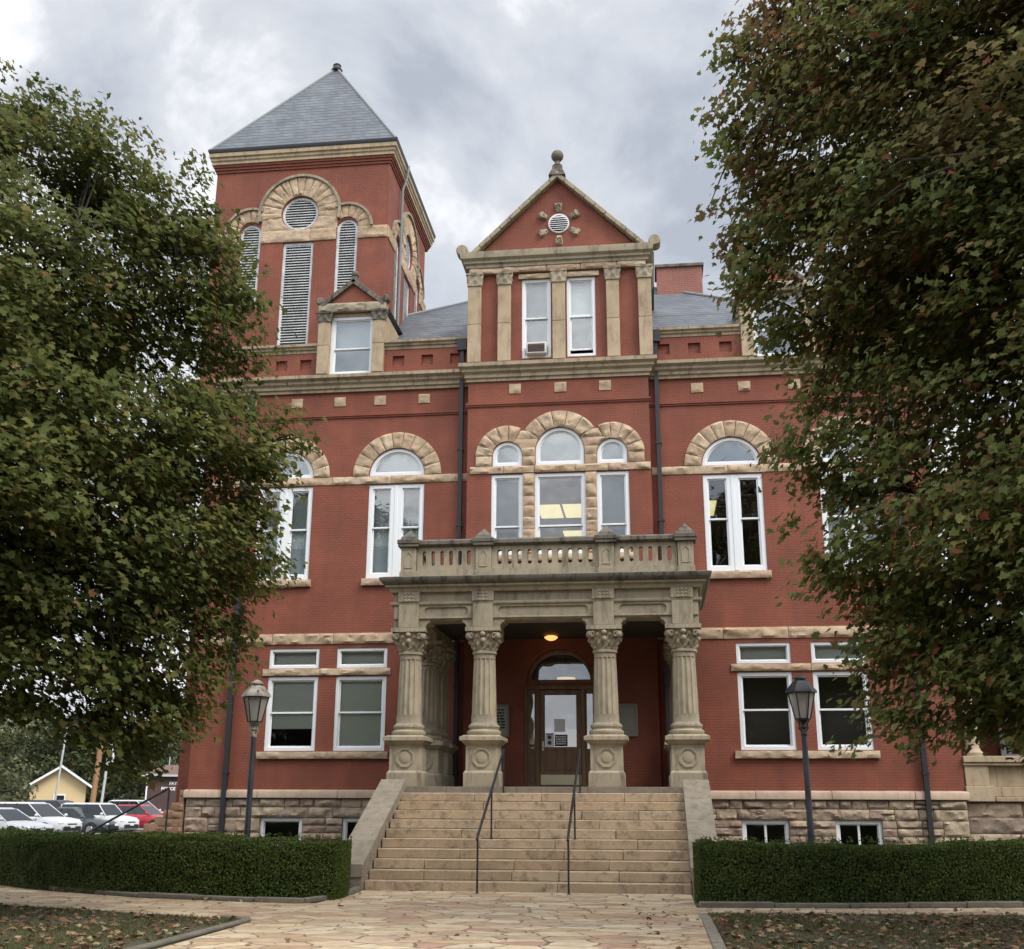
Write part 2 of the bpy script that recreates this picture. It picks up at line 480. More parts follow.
class MB:
    def __init__(s):
        s.v, s.f, s.M = [], [], None

    def add(s, vs, fs):
        o = len(s.v)
        if s.M is not None:
            vs = [tuple(s.M @ Vector(p)) for p in vs]
        s.v.extend(vs)
        s.f.extend([tuple(i + o for i in f) for f in fs])
        return s

    def box(s, x0, x1, y0, y1, z0, z1):
        return s.add([(x0, y0, z0), (x1, y0, z0), (x1, y1, z0), (x0, y1, z0), (x0, y0, z1), (x1, y0, z1), (x1, y1, z1), (x0, y1, z1)],
                     [(3, 2, 1, 0), (4, 5, 6, 7), (0, 1, 5, 4), (1, 2, 6, 5), (2, 3, 7, 6), (3, 0, 4, 7)])

    def frustum(s, r0, r1, z0, z1):
        (a, b, c, d), (e, f, g, h) = r0, r1
        return s.add([(a, c, z0), (b, c, z0), (b, d, z0), (a, d, z0), (e, g, z1), (f, g, z1), (f, h, z1), (e, h, z1)],
                     [(3, 2, 1, 0), (4, 5, 6, 7), (0, 1, 5, 4), (1, 2, 6, 5), (2, 3, 7, 6), (3, 0, 4, 7)])

    def prism_x(s, pts, x0, x1):
        """polygon of (y,z) pushed along X"""
        n = len(pts)
        return s.add([(x0, y, z) for y, z in pts] + [(x1, y, z) for y, z in pts],
                     [tuple(range(n)), tuple(range(2 * n - 1, n - 1, -1))] + [(i, i + n, (i + 1) % n + n, (i + 1) % n) for i in range(n)])

    def prism_y(s, pts, y0, y1):
        """polygon of (x,z) pushed along Y"""
        n = len(pts)
        return s.add([(x, y0, z) for x, z in pts] + [(x, y1, z) for x, z in pts],
                     [tuple(range(n)), tuple(range(2 * n - 1, n - 1, -1))] + [(i, i + n, (i + 1) % n + n, (i + 1) % n) for i in range(n)])

    def plate(s, outer, holes, y0, y1):
        """sheet of (x,z) outline with holes and thickness"""
        loops = [outer] + holes
        pts, edges = [], []
        for lp in loops:
            o = len(pts)
            pts += [Vector(p) for p in lp]
            edges += [(o + i, o + (i + 1) % len(lp)) for i in range(len(lp))]
        vo, eo, fo, *_ = delaunay_2d_cdt(pts, edges, [], 0, 1e-5)

        def inside(p, lp):
            c = False
            n = len(lp)
            for i in range(n):
                (xa, za), (xb, zb) = lp[i], lp[(i + 1) % n]
                if (za > p[1]) != (zb > p[1]) and p[0] < (xb - xa) * (p[1] - za) / (zb - za) + xa:
                    c = not c
            return c
        tris = []
        for f in fo:
            c = (sum(vo[i][0] for i in f) / len(f), sum(vo[i][1] for i in f) / len(f))
            if inside(c, outer) and not any(inside(c, h) for h in holes):
                tris.append(tuple(f))
        n = len(vo)
        vs = [(p[0], y0, p[1]) for p in vo] + [(p[0], y1, p[1]) for p in vo]
        fs = list(tris) + [tuple(i + n for i in reversed(t)) for t in tris]
        cnt = {}
        for t in tris:
            for i in range(len(t)):
                a, b = t[i], t[(i + 1) % len(t)]
                cnt[(a, b)] = 1
        for (a, b) in list(cnt):
            if (b, a) not in cnt:
                fs.append((b, a, a + n, b + n))
        return s.add(vs, fs)

    def lathe(s, prof, c=(0, 0, 0), n=24, rfun=None):
        vs, fs = [], []
        for r, z in prof:
            for i in range(n):
                a = 2 * PI * i / n
                rr = r * (rfun(a, z) if rfun else 1)
                vs.append((c[0] + rr * math.cos(a), c[1] + rr * math.sin(a), c[2] + z))
        m_ = len(prof)
        for k in range(m_ - 1):
            for i in range(n):
                j = (i + 1) % n
                fs.append((k * n + i, k * n + j, (k + 1) * n + j, (k + 1) * n + i))
        fs.append(tuple(range(n - 1, -1, -1)))
        fs.append(tuple((m_ - 1) * n + i for i in range(n)))
        return s.add(vs, fs)

    def tube(s, pts, r, n=8):
        pts = [Vector(p) for p in pts]
        rs = r if isinstance(r, (list, tuple)) else [r] * len(pts)
        vs, fs = [], []
        up = Vector((.137, .29, .95)).normalized()
        for k, p in enumerate(pts):
            d = (pts[min(k + 1, len(pts) - 1)] - pts[max(k - 1, 0)]).normalized()
            a = d.cross(up)
            if a.length < .05:
                a = d.cross(Vector((1, 0, 0)))
            a.normalize(); b = d.cross(a)
            for i in range(n):
                t = 2 * PI * i / n
                q = p + (a * math.cos(t) + b * math.sin(t)) * rs[k]
                vs.append(tuple(q))
        for k in range(len(pts) - 1):
            for i in range(n):
                j = (i + 1) % n
                fs.append((k * n + i, (k + 1) * n + i, (k + 1) * n + j, k * n + j))
        fs.append(tuple(range(n))); fs.append(tuple((len(pts) - 1) * n + i for i in range(n - 1, -1, -1)))
        return s.add(vs, fs)

    def ball(s, c, r, n=14, sq=(1, 1, 1)):
        prof = [(max(.001, r * math.sin(PI * k / 8)), -r * math.cos(PI * k / 8)) for k in range(9)]
        vs, fs = [], []
        for q, z in prof:
            for i in range(n):
                a = 2 * PI * i / n
                vs.append((c[0] + q * math.cos(a) * sq[0], c[1] + q * math.sin(a) * sq[1], c[2] + z * sq[2]))
        for k in range(8):
            for i in range(n):
                j = (i + 1) % n
                fs.append((k * n + i, k * n + j, (k + 1) * n + j, (k + 1) * n + i))
        return s.add(vs, fs)

    def rock(s, fn, lu, lv, y, depth, amp, back=.06, step=.055):
        """rock-faced block: fn(u,v)->(x,z); front pillows out from y towards -Y"""
        nu = max(4, min(30, int(lu / step))); nv = max(4, min(10, int(lv / step)))
        sd_ = random.random() * 100
        vs, fs = [], []
        for j in range(nv + 1):
            for i in range(nu + 1):
                u, v = i / nu, j / nv
                x, z = fn(u, v)
                e = min(min(u, 1 - u) * lu, min(v, 1 - v) * lv)
                k = min(1, e / .022)
                h = .55 + .95 * noise.noise(Vector((x * 3.1 + sd_, z * 4.5, sd_))) + .75 * abs(noise.noise(Vector((x * 9 + sd_, z * 13, sd_ + 5)))) - .25 + .4 * noise.noise(Vector((x * 21, z * 24, sd_)))
                wob = .006 * noise.noise(Vector((x * 7, z * 7, sd_)))
                vs.append((x + wob, y - depth - 1.25 * amp * k * max(0.02, h), z + wob))
        for j in range(nv):
            for i in range(nu):
                a = j * (nu + 1) + i
                fs.append((a, a + 1, a + nu + 2, a + nu + 1))
        rim = [i for i in range(nu + 1)] + [j * (nu + 1) + nu for j in range(1, nv + 1)] + [nv * (nu + 1) + i for i in range(nu - 1, -1, -1)] + [j * (nu + 1) for j in range(nv - 1, 0, -1)]
        o = len(vs)
        for i in rim:
            vs.append((vs[i][0], y + back, vs[i][2]))
        n = len(rim)
        for k in range(n):
            fs.append((rim[k], o + k, o + (k + 1) % n, rim[(k + 1) % n]))
        return s.add(vs, fs)

    def rockrow(s, x0, x1, z0, z1, y, depth=.05, amp=.05, blen=1.7, gap=.006, back=.06):
        x = x0
        while x < x1 - .02:
            l = blen * random.uniform(.75, 1.25)
            if x1 - (x + l) < blen * .4:
                l = x1 - x
            a, b = x + gap, x + l - gap
            s.rock(lambda u, v, a=a, b=b: (a + (b - a) * u, z0 + (z1 - z0) * v), b - a, z1 - z0, y, depth, amp, back)
            x += l
        return s

    def voussoirs(s, cx, cz, r0, r1, a0, a1, n, y, depth=.05, amp=.05, gap=.01):
        for k in range(n):
            p = a0 + (a1 - a0) * k / n + gap / r1; q = a0 + (a1 - a0) * (k + 1) / n - gap / r1
            s.rock(lambda u, v, p=p, q=q: (cx + (r0 + (r1 - r0) * v) * math.cos(q + (p - q) * u), cz + (r0 + (r1 - r0) * v) * math.sin(q + (p - q) * u)),
                   (q - p) * r1, r1 - r0, y, depth, amp)
        return s

    def sweep(s, path, prof, closed=False):
        """moulding: path of (x,y) walked so that outside is on the right hand; prof of (out,z)"""
        n = len(path)
        rings = []
        for i in range(n):
            p = Vector(path[i])
            def nrm(a, b):
                d = (Vector(b) - Vector(a)).normalized(); return Vector((d.y, -d.x))
            if closed or 0 < i < n - 1:
                n1 = nrm(path[i - 1], path[i]); n2 = nrm(path[i], path[(i + 1) % n])
                m_ = (n1 + n2); m_ = m_ / max(.2, m_.dot(n1))
            else:
                m_ = nrm(path[0], path[1]) if i == 0 else nrm(path[-2], path[-1])
            rings.append([(p.x + m_.x * o, p.y + m_.y * o, z) for o, z in prof])
        k = len(prof)
        vs = [q for r in rings for q in r]
        fs = []
        for i in range(n if closed else n - 1):
            j = (i + 1) % n
            for a in range(k):
                b = (a + 1) % k
                fs.append((i * k + a, j * k + a, j * k + b, i * k + b))
        if not closed:
            fs.append(tuple(range(k - 1, -1, -1))); fs.append(tuple((n - 1) * k + a for a in range(k)))
        return s.add(vs, fs)


def finish(me, name, mat, parent=None, loc=None, bevel=0, smooth=True, fixn=False):
    me.materials.append(MATS[mat])
    o = bpy.data.objects.new(name, me)
    COL.objects.link(o)
    if parent is not None:
        o.parent = parent
    if loc is not None:
        o.location = loc
    if smooth and len(me.polygons):
        me.polygons.foreach_set('use_smooth', [True] * len(me.polygons))
        me.set_sharp_from_angle(angle=rad(38))
    if bevel:
        b = o.modifiers.new('bevel', 'BEVEL'); b.width = bevel; b.segments = 2; b.limit_method = 'ANGLE'; b.angle_limit = rad(40)
    return o


def obj(name, mb, mat, parent=None, loc=None, bevel=0, smooth=True):
    me = bpy.data.meshes.new(name)
    me.from_pydata(mb.v, [], mb.f)
    me.update()
    import bmesh
    bm = bmesh.new(); bm.from_mesh(me)
    bmesh.ops.recalc_face_normals(bm, faces=bm.faces)
    bm.to_mesh(me); bm.free()
    return finish(me, name, mat, parent, loc, bevel, smooth)


def tag(o, label=None, cat=None, group=None, kind=None):
    if label: o['label'] = label
    if cat: o['category'] = cat
    if group: o['group'] = group
    if kind: o['kind'] = kind
    return o


def thing(name, label, cat, loc=(0, 0, 0), rotz=0, group=None):
    o = bpy.data.objects.new(name, None)
    COL.objects.link(o)
    o.location = loc; o.rotation_euler = (0, 0, rotz)
    o.empty_display_size = .3
    return tag(o, label, cat, group)


def children(o):
    return [c for c in bpy.data.objects if c.parent == o]


def copy_tree(o, parent=None):
    c = o.copy(); COL.objects.link(c)
    if parent is not None:
        c.parent = parent
    for ch in children(o):
        copy_tree(ch, c)
    return c


def arc(cx, cz, r, a0, a1, n):
    return [(cx + r * math.cos(a0 + (a1 - a0) * i / n), cz + r * math.sin(a0 + (a1 - a0) * i / n)) for i in range(n + 1)]


def rect(x0, x1, z0, z1):
    return [(x0, z0), (x1, z0), (x1, z1), (x0, z1)]


def lunette(cx, z0, r, stilt=0, n=20):
    """arched opening: flat base at z0, half width r, straight sides of height stilt"""
    return [(cx - r, z0), (cx + r, z0)] + arc(cx, z0 + stilt, r, 0, PI, n)[(1 if stilt == 0 else 0):(-1 if stilt == 0 else None)]


def slot(cx, z0, z1, hw, n=8):
    return arc(cx, z1 - hw, hw, 0, PI, n) + arc(cx, z0 + hw, hw, PI, 2 * PI, n)


def text_mesh(name, body, size, mat, parent, loc, rot, depth=.01, bold=False):
    cu = bpy.data.curves.new(name, 'FONT')
    cu.body = body; cu.size = size; cu.extrude = depth; cu.align_x = 'CENTER'
    if bold: cu.offset = .012
    to = bpy.data.objects.new(name, cu); COL.objects.link(to)
    dg = bpy.context.evaluated_depsgraph_get()
    me = bpy.data.meshes.new_from_object(to.evaluated_get(dg))
    bpy.data.objects.remove(to)
    me.name = name
    me.materials.clear()
    o = finish(me, name, mat, parent, loc, smooth=False)
    o.rotation_euler = rot
    return o


# ------------------------------------------------------------------ the setting: ground, paths, lawns


def sheet(name, pts, z, mat, kind='structure'):
    mb = MB()
    n = len(pts)
    mb.add([(x, y, z) for x, y in pts], [tuple(range(n))])
    me = bpy.data.meshes.new(name); me.from_pydata(mb.v, [], mb.f); me.update()
    o = finish(me, name, mat, smooth=False)
    return tag(o, kind=kind)


sheet('ground', [(-500, -300), (500, -300), (500, 700), (-500, 700)], 0, 'earth')
sheet('parking_lot', [(-75, 16), (-16, 16), (-16, 85), (-75, 85)], .004, 'asphalt')
sheet('street', [(-120, -62), (120, -62), (120, -48), (-120, -48)], .004, 'asphalt')
WALK = [(-3.18, -47), (3.12, -47), (3.12, -8.4), (-3.18, -8.4)]
sheet('flagstone_walk', WALK, .012, 'flagstone')
LP = [(-3.18, -11.6), (-3.18, -15.2), (-4.15, -14.28), (-6.02, -13.55), (-8.15, -12.78), (-11.5, -11.3), (-16, -7.5), (-17.5, -9.0 + 3.5), (-14, -5.2), (-11.2, -7.9), (-8.9, -9.75), (-6.66, -10.95), (-4.3, -11.55)]
sheet('side_path', LP, .008, 'flagstone')
sheet('side_path', [(3.1, -12.35), (5.4, -12.25), (8, -11.9), (14, -10.6), (20, -8), (20, -6.6), (14, -9.2), (8.5, -10.45), (5.6, -11.1), (3.1, -11.35)], .008, 'flagstone')
LAWN_L = [(-3.35, -14.85), (-3.45, -17.9), (-3.5, -30), (-14, -30), (-16, -8.6), (-11.5, -11.45), (-8.15, -12.9), (-6.02, -13.68), (-4.15, -14.4)]
LAWN_R = [(3.3, -12.5), (5.4, -12.42), (8, -12.07), (14, -10.8), (14, -30), (3.3, -30)]
sheet('lawn', LAWN_L, .03, 'soil')
sheet('lawn', LAWN_R, .03, 'soil')
sheet('planting_bed', [(-3.4, -11.5), (-4.3, -11.35), (-6.66, -10.7), (-8.9, -9.5), (-11.2, -7.6), (-12, -6), (-12, -.05), (-3.4, -.05)], .02, 'soil')
sheet('planting_bed', [(3.125, -11.3), (5.6, -10.9), (8.5, -10.25), (14, -9), (14, -.05), (3.125, -.05)], .02, 'soil')


def kerb(pts, w=.14, h=.13, mat='kerb_stone'):
    mb = MB()
    for (a, b) in zip(pts[:-1], pts[1:]):
        A, B = Vector(a), Vector(b)
        L_ = (B - A).length
        k = max(1, round(L_ / 1.1))
        d = (B - A) / k
        nrm = Vector((-d.y, d.x)).normalized() * w / 2
        for i in range(k):
            p = A + d * (i + .006); q = A + d * (i + .994)
            hh = h + random.uniform(-.012, .012)
            vs = [p - nrm, q - nrm, q + nrm, p + nrm]
            mb.add([(v.x, v.y, 0) for v in vs] + [(v.x, v.y, hh) for v in vs],
                   [(3, 2, 1, 0), (4, 5, 6, 7), (0, 1, 5, 4), (1, 2, 6, 5), (2, 3, 7, 6), (3, 0, 4, 7)])
    o = obj('kerb', mb, mat, bevel=.018)
    return tag(o, kind='structure')


kerb([(-12.5, -6.0), (-11.2, -7.75), (-8.9, -9.62), (-6.66, -10.82), (-4.3, -11.45), (-3.4, -11.6)], .15, .09)
kerb([(-3.4, -11.6), (-3.22, -10.9), (-3.12, -9.6), (-3.2, -8.75)], .14, .10)
kerb([(3.16, -11.32), (5.6, -11.0), (8.5, -10.35), (14, -9.1)], .15, .09)
kerb([(-3.26, -14.75), (-3.35, -17.9), (-3.42, -24)], .13, .06)
kerb([(-3.26, -14.75), (-3.7, -14.5)], .15, .07)
kerb([(3.16, -12.4), (3.2, -13.2), (3.2, -24)], .15, .03, 'cheek_stone')

# wooded rise far behind
mb = MB()
nx, ny = 60, 8
for j in range(ny + 1):
    for i in range(nx + 1):
        x = -260 + 420 * i / nx; y = 135 + 22 * j
        h = 17 * (1 - math.exp(-j * .9)) * (1 + .25 * noise.noise(Vector((x * .02, y * .02, 0)))) + 2.2 * noise.noise(Vector((x * .12, y * .12, 3))) * (j > 0)
        mb.v.append((x, y, h - .4))
for j in range(ny):
    for i in range(nx):
        a = j * (nx + 1) + i
        mb.f.append((a, a + 1, a + nx + 2, a + nx + 1))
tag(obj('wooded_hill', mb, 'hill_wood'), kind='structure')

# ------------------------------------------------------------------ the courthouse
CH = thing('courthouse', 'large red painted brick courthouse with stone trim, corner tower and columned porch', 'courthouse')


def part(name, mb, mat, parent=None, **kw):
    return obj(name, mb, mat, parent or CH, **kw)


BX0, BX1 = -10.43, 10.42
LOWL = [(-8.31, -6.84), (-6.33, -4.87)]
LOWR = [(4.81, 6.26), (6.8, 8.24)]
ARCH = [-8.13, -4.77, 4.96, 8.19]
AW = .83
T = .34
BASEWIN = [(-8.27, -7.08), (-5.95, -4.85), (4.73, 5.93), (7.11, 8.27)]


def wall_holes(lows, archs):
    h = []
    for a, b in lows:
        h += [rect(a, b, 3.02, 5.07), rect(a, b, 5.3, 5.87)]
    for c in archs:
        h += [rect(c - AW, c + AW, 7.85, 10.66), lunette(c, 10.93, AW)]
    return h


mb = MB(); mb.plate(rect(BX0, -2.6, 1.9, 14.13), wall_holes(LOWL, ARCH[:2]), 0, T)
part('wall', mb, 'painted_brick', smooth=False)
mb = MB(); mb.plate(rect(2.6, BX1, 1.9, 14.13), wall_holes(LOWR, ARCH[2:]), 0, T)
part('wall', mb, 'painted_brick', smooth=False)
# side and rear walls
mb = MB()
mb.box(BX1 - T, BX1, T + .002, 20, .0, 15); mb.box(BX0 + .0, BX0 + T, 7.6, 20, 0, 15)
mb.box(BX0 + T + .002, BX1 - T - .002, 19.7, 20, 0, 15)
part('wall', mb, 'painted_brick', smooth=False)

# basement: mortar backing with real ashlar blocks
for (xa, xb, wins) in ((BX0, -3.2, BASEWIN[:2]), (3.2, BX1, BASEWIN[2:])):
    mb = MB(); mb.plate(rect(xa, xb, 0, 1.76), [rect(a, b, .45, 1.25) for a, b in wins], .0, T)
    part('basement_wall', mb, 'mortar', smooth=False)
    mb = MB()
    zc = [0.02, .22, .45, .86, 1.25, 1.53, 1.755]
    for z0, z1 in zip(zc[:-1], zc[1:]):
        blocks = [(xa, xb)]
        if z0 >= .44 and z1 <= 1.26:
            xs = [xa] + [q for w in wins for q in w] + [xb]
            blocks = [(xs[i], xs[i + 1]) for i in range(0, len(xs), 2)]
        for s0, s1 in blocks:
            x = s0
            while x < s1 - .02:
                l = random.uniform(.28, .8)
                if s1 - x - l < .35: l = s1 - x
                parts = [(z0, z1)] if random.random() > (.5 if z1 - z0 > .3 else .12) else [(z0, (z0 + z1) / 2), ((z0 + z1) / 2, z1)]
                for p, q in parts:
                    mb.rock(lambda u, v, a=x + .008, b=x + l - .008, p=p + .008, q=q - .008: (a + (b - a) * u, p + (q - p) * v), l, q - p, 0, .035, .055, .02)
                x += l
    part('basement_ashlar', mb, 'ashlar_stone')
    mb = MB()
    x = xa - (.06 if xa < 0 else 0)
    xe = xb + (.06 if xb > 9 else 0)
    while x < xe - .02:
        l = random.uniform(1.9, 2.6)
        if xe - x - l < 1: l = xe - x
        mb.prism_x([(-.13, 1.765), (-.13, 1.92), (-.10, 1.965), (.0, 1.99), (.03, 1.99), (.03, 1.765)], x + .003, x + l - .003)
        x += l
    part('water_table', mb, 'water_table_stone', bevel=.012)
# quoin end of the basement at the corners
mb = MB(); mb.box(BX0, BX0 + T, T, 1.2, 0, 1.9); mb.box(BX1 - T, BX1, T, 1.2, 0, 1.9)
part('basement_wall', mb, 'mortar', smooth=False)

# central bay with its own openings
BW = [(-1.89, -.97), (-.64, .82), (1.13, 2.05)]
BL = [(-1.43, .43, .30), (.09, .70, .42), (1.59, .43, .30)]
BY = -.45
holes = [rect(a, b, 8.35, 10.72) for a, b in BW] + [lunette(c, 10.97, r, s) for c, r, s in BL]
holes += [rect(-.95, 1.05, 2.0, 4.72), lunette(.05, 4.78, .92)]
mb = MB(); mb.plate(rect(-2.6, 2.68, 1.5, 14.15), holes, BY, BY + .3)
mb.box(-2.6, -2.3, BY + .302, .6, 1.5, 14.1); mb.box(2.38, 2.68, BY + .302, .6, 1.5, 14.1)
part('bay_wall', mb, 'painted_brick', smooth=False)

# --- stone belts, lintels, sills
for (xa, xb) in ((BX0, -2.62), (2.7, BX1)):
    mb = MB(); mb.rockrow(xa, xb, 5.98, 6.28, 0, .03, .05, 2.0)
    part('stone_band', mb, 'rough_sandstone')
    arcs = ARCH[:2] if xa < 0 else ARCH[2:]
    mb = MB(); mb.rockrow(xa, xb, 10.69, 10.92, 0, .02, .045, 1.8)
    part('impost_band', mb, 'rough_sandstone')
    w = LOWL if xa < 0 else LOWR
    mb = MB(); mb.rockrow(w[0][0] - .16, w[1][1] + .12, 5.10, 5.285, 0, .04, .04, 1.9)
    part('lintel', mb, 'rough_sandstone')
    mb = MB(); mb.rockrow(w[0][0] - .17, w[1][1] + .13, 2.81, 3.0, 0, .10, .03, 1.95)
    part('window_sill', mb, 'rough_sandstone')
    for c in arcs:
        mb = MB(); mb.voussoirs(c, 10.93, AW + .02, 1.33, 0.0, PI, 11, 0, .03, .04)
        part('window_arch', mb, 'rough_sandstone')
        mb = MB(); mb.rockrow(c - AW - .1, c + AW + .1, 7.64, 7.84, 0, .10, .03, 3)
        part('window_sill', mb, 'rough_sandstone')
    for a, b in (BASEWIN[:2] if xa < 0 else BASEWIN[2:]):
        mb = MB(); mb.rockrow(a - .08, b + .08, 1.27, 1.46, 0, .045, .05, 3)
        part('lintel', mb, 'ashlar_stone')
    # thin brick string and corbel courses
    mb = MB()
    mb.box(xa, xb, -.035, 0.0, 12.77, 12.815); mb.box(xa, xb, -.06, 0.0, 12.82, 12.87)
    part('string_course', mb, 'painted_brick', smooth=False)
    for bx in ([-9.4, -7.94, -6.6, -5.36, -4.01] if xa < 0 else [4.09, 5.44, 6.86, 8.1, 9.4]):
        mb = MB(); mb.rock(lambda u, v: (bx - .175 + .35 * u, 13.16 + .29 * v), .35, .29, 0, .02, .04)
        part('stone_block', mb, 'rough_sandstone')
    # main cornice with returns at the outer end
    prof = [(-.05, 13.60), (.08, 13.60), (.08, 13.68), (.13, 13.71), (.13, 13.80), (.20, 13.86), (.20, 13.93), (.30, 14.0), (.30, 14.10), (.1, 14.16), (-.05, 14.16)]
    path = [(xa, 1.0), (xa, 0), (xb, 0)] if xa < 0 else [(xa, 0), (xb, 0), (xb, 20)]
    mb = MB(); mb.sweep(path, prof)
    part('cornice', mb, 'cornice_stone')
    # parapet with little sunk panels
    dn = (-7.36, -5.28) if xa < 0 else (5.42, 7.5)
    segs = [(xa, dn[0]), (dn[1], xb)]
    mb = MB()
    for s0, s1 in segs:
        hs = []
        k = max(1, int((s1 - s0) / .72))
        off = (s1 - s0) / k
        for i in range(k):
            cx = s0 + off * (i + .5)
            hs.append(rect(cx - .18, cx + .18, 14.38, 14.72))
        mb = MB()
        mb.plate(rect(s0, s1, 14.14, 14.92), hs, -.03, .055)
        mb.box(s0 + .002, s1 - .002, .057, .36, 14.14, 14.92)
        part('parapet', mb, 'painted_brick', smooth=False)
        mb = MB(); mb.sweep([(s0, 0), (s1, 0)], [(-.38, 14.922), (.05, 14.922), (.05, 15.0), (.10, 15.03), (.10, 15.08), (.16, 15.12), (.16, 15.2), (-.38, 15.22)])
        part('parapet_coping', mb, 'cornice_stone')

# bay stonework
mb = MB(); mb.rockrow(-2.52, 2.68, 10.75, 10.96, BY, .03, .045, 1.1)
part('impost_band', mb, 'rough_sandstone')
for (c, r, s), (a0, a1, n) in zip(BL, ((rad(64), PI, 5), (rad(33), rad(147), 5), (0, rad(116), 5))):
    R1 = {.43: .92, .70: 1.2}[r]
    mb = MB(); mb.voussoirs(c, 10.97 + s, r + .015, R1, a0, a1, n, BY - (.01 if r > .5 else 0), .03, .05)
    if c < 0:
        mb.rockrow(c - R1, c - r - .015, 10.975, 10.97 + s, BY, .03, .05, 2)
    if c > 1:
        mb.rockrow(c + r + .015, c + R1, 10.975, 10.97 + s, BY, .03, .05, 2)
    part('window_arch', mb, 'rough_sandstone')
for a, b in ((-.97, -.64), (.82, 1.13)):
    mb = MB()
    z = 8.35
    while z < 10.7:
        h = min(random.uniform(.28, .4), 10.72 - z)
        if 10.72 - z - h < .15: h = 10.72 - z
        mb.rock(lambda u, v: (a + (b - a) * u, z + .006 + (h - .012) * v), b - a, h, BY, .03, .05)
        z += h
    part('stone_pier', mb, 'rough_sandstone')
    mb = MB()
    L_, Rr = (BL[0], BL[1]) if a < 0 else (BL[1], BL[2])

    def xr(c, r, st, z, sg):
        dz = max(0, z - 10.97 - st)
        return c + sg * (math.sqrt(max(0, r * r - dz * dz)))
    for z0, z1 in ((10.975, 11.24), (11.25, 11.5), (11.51, 11.76)):
        def fn(u, v, z0=z0, z1=z1):
            zz = z0 + (z1 - z0) * v
            xa_, xb_ = xr(L_[0], L_[1] + .015, L_[2], zz, 1), xr(Rr[0], Rr[1] + .015, Rr[2], zz, -1)
            return xa_ + (xb_ - xa_) * u, zz
        mb.rock(fn, .4, z1 - z0, BY, .024, .045)
    sgn = 1 if a < 0 else -1
    side, mid_ = (BL[0], BL[1]) if a < 0 else (BL[2], BL[1])

    def fn2(u, v):
        zz = 11.77 + .25 * v
        xs = side[0] + sgn * (zz - 10.97 - side[2]) / math.tan(rad(63)); xm = mid_[0] - sgn * (zz - 10.97 - mid_[2]) / math.tan(rad(34))
        lo_, hi_ = min(xs, xm), max(xs, xm)
        return lo_ + (hi_ - lo_) * u, zz
    mb.rock(fn2, .5, .25, BY, .022, .04)
    part('arch_jamb', mb, 'rough_sandstone')
mb = MB(); mb.box(-2.66, 2.72, BY - .035, BY, 12.80, 12.85); mb.box(-2.66, 2.74, BY - .06, BY, 12.855, 12.91)
part('string_course', mb, 'painted_brick', smooth=False)
for bx in (-1.21, .13, 1.43):
    mb = MB(); mb.rock(lambda u, v: (bx - .175 + .35 * u, 13.18 + .30 * v), .35, .3, BY, .02, .04)
    part('stone_block', mb, 'rough_sandstone')
mb = MB(); mb.rockrow(-1.95, 2.12, 8.16, 8.34, BY, .1, .03, 1.4)
part('window_sill', mb, 'rough_sandstone')
mb = MB()
mb.sweep([(-2.6, .4), (-2.6, BY), (2.68, BY), (2.68, .4)], [(-.3, 13.58), (.05, 13.58), (.05, 13.66), (.1, 13.69), (.1, 13.79), (.18, 13.86), (.18, 13.93), (.27, 14.0), (.27, 14.11), (.08, 14.19), (-.3, 14.19)])
part('cornice', mb, 'cornice_stone')

# pediment storey of the bay
PY = -.40
mb = MB(); mb.plate(rect(-2.6, 2.68, 14.19, 17.2), [rect(-1.02, -.14, 14.3, 16.86), rect(.33, 1.19, 14.3, 16.86)], PY, PY + .3)
mb.box(-2.6, -2.3, PY + .302, 4, 14.19, 17.2); mb.box(2.38, 2.68, PY + .302, 4, 14.19, 17.2)
part('bay_wall', mb, 'painted_brick', smooth=False)


def carved_capital(mb, x0, x1, y0, y1, z0, z1, flare=.05):
    """block capital flaring outwards, cut with leaf relief, on a square pier"""
    nu, nv = 14, 8
    cx, cy = (x0 + x1) / 2, (y0 + y1) / 2
    rings = []
    per = []
    for side in range(4):
        for i in range(nu):
            t = i / nu
            per.append([(x0 + (x1 - x0) * t, y0), (x1, y0 + (y1 - y0) * t), (x1 - (x1 - x0) * t, y1), (x0, y1 - (y1 - y0) * t)][side] + (t,))
    vs, fs = [], []
    for j in range(nv + 1):
        v = j / nv
        for (x, y, t) in per:
            k = flare * v * v * 1.0
            rel = .022 * math.sin(t * PI * 4) * math.sin(v * PI) + .018 * math.sin(v * PI * 3 + math.cos(t * 2 * PI) * 2.5)
            d = Vector((x - cx, y - cy)).normalized()
            vs.append((x + d.x * (k + rel), y + d.y * (k + rel), z0 + (z1 - z0) * v))
    n = len(per)
    for j in range(nv):
        for i in range(n):
            fs.append((j * n + i, j * n + (i + 1) % n, (j + 1) * n + (i + 1) % n, (j + 1) * n + i))
    fs.append(tuple(range(n - 1, -1, -1))); fs.append(tuple(nv * n + i for i in range(n)))
    mb.add(vs, fs)
    mb.box(x0 - flare * .9, x1 + flare * .9, y0 - flare * .9, y1, z1 - .05, z1 + .01)


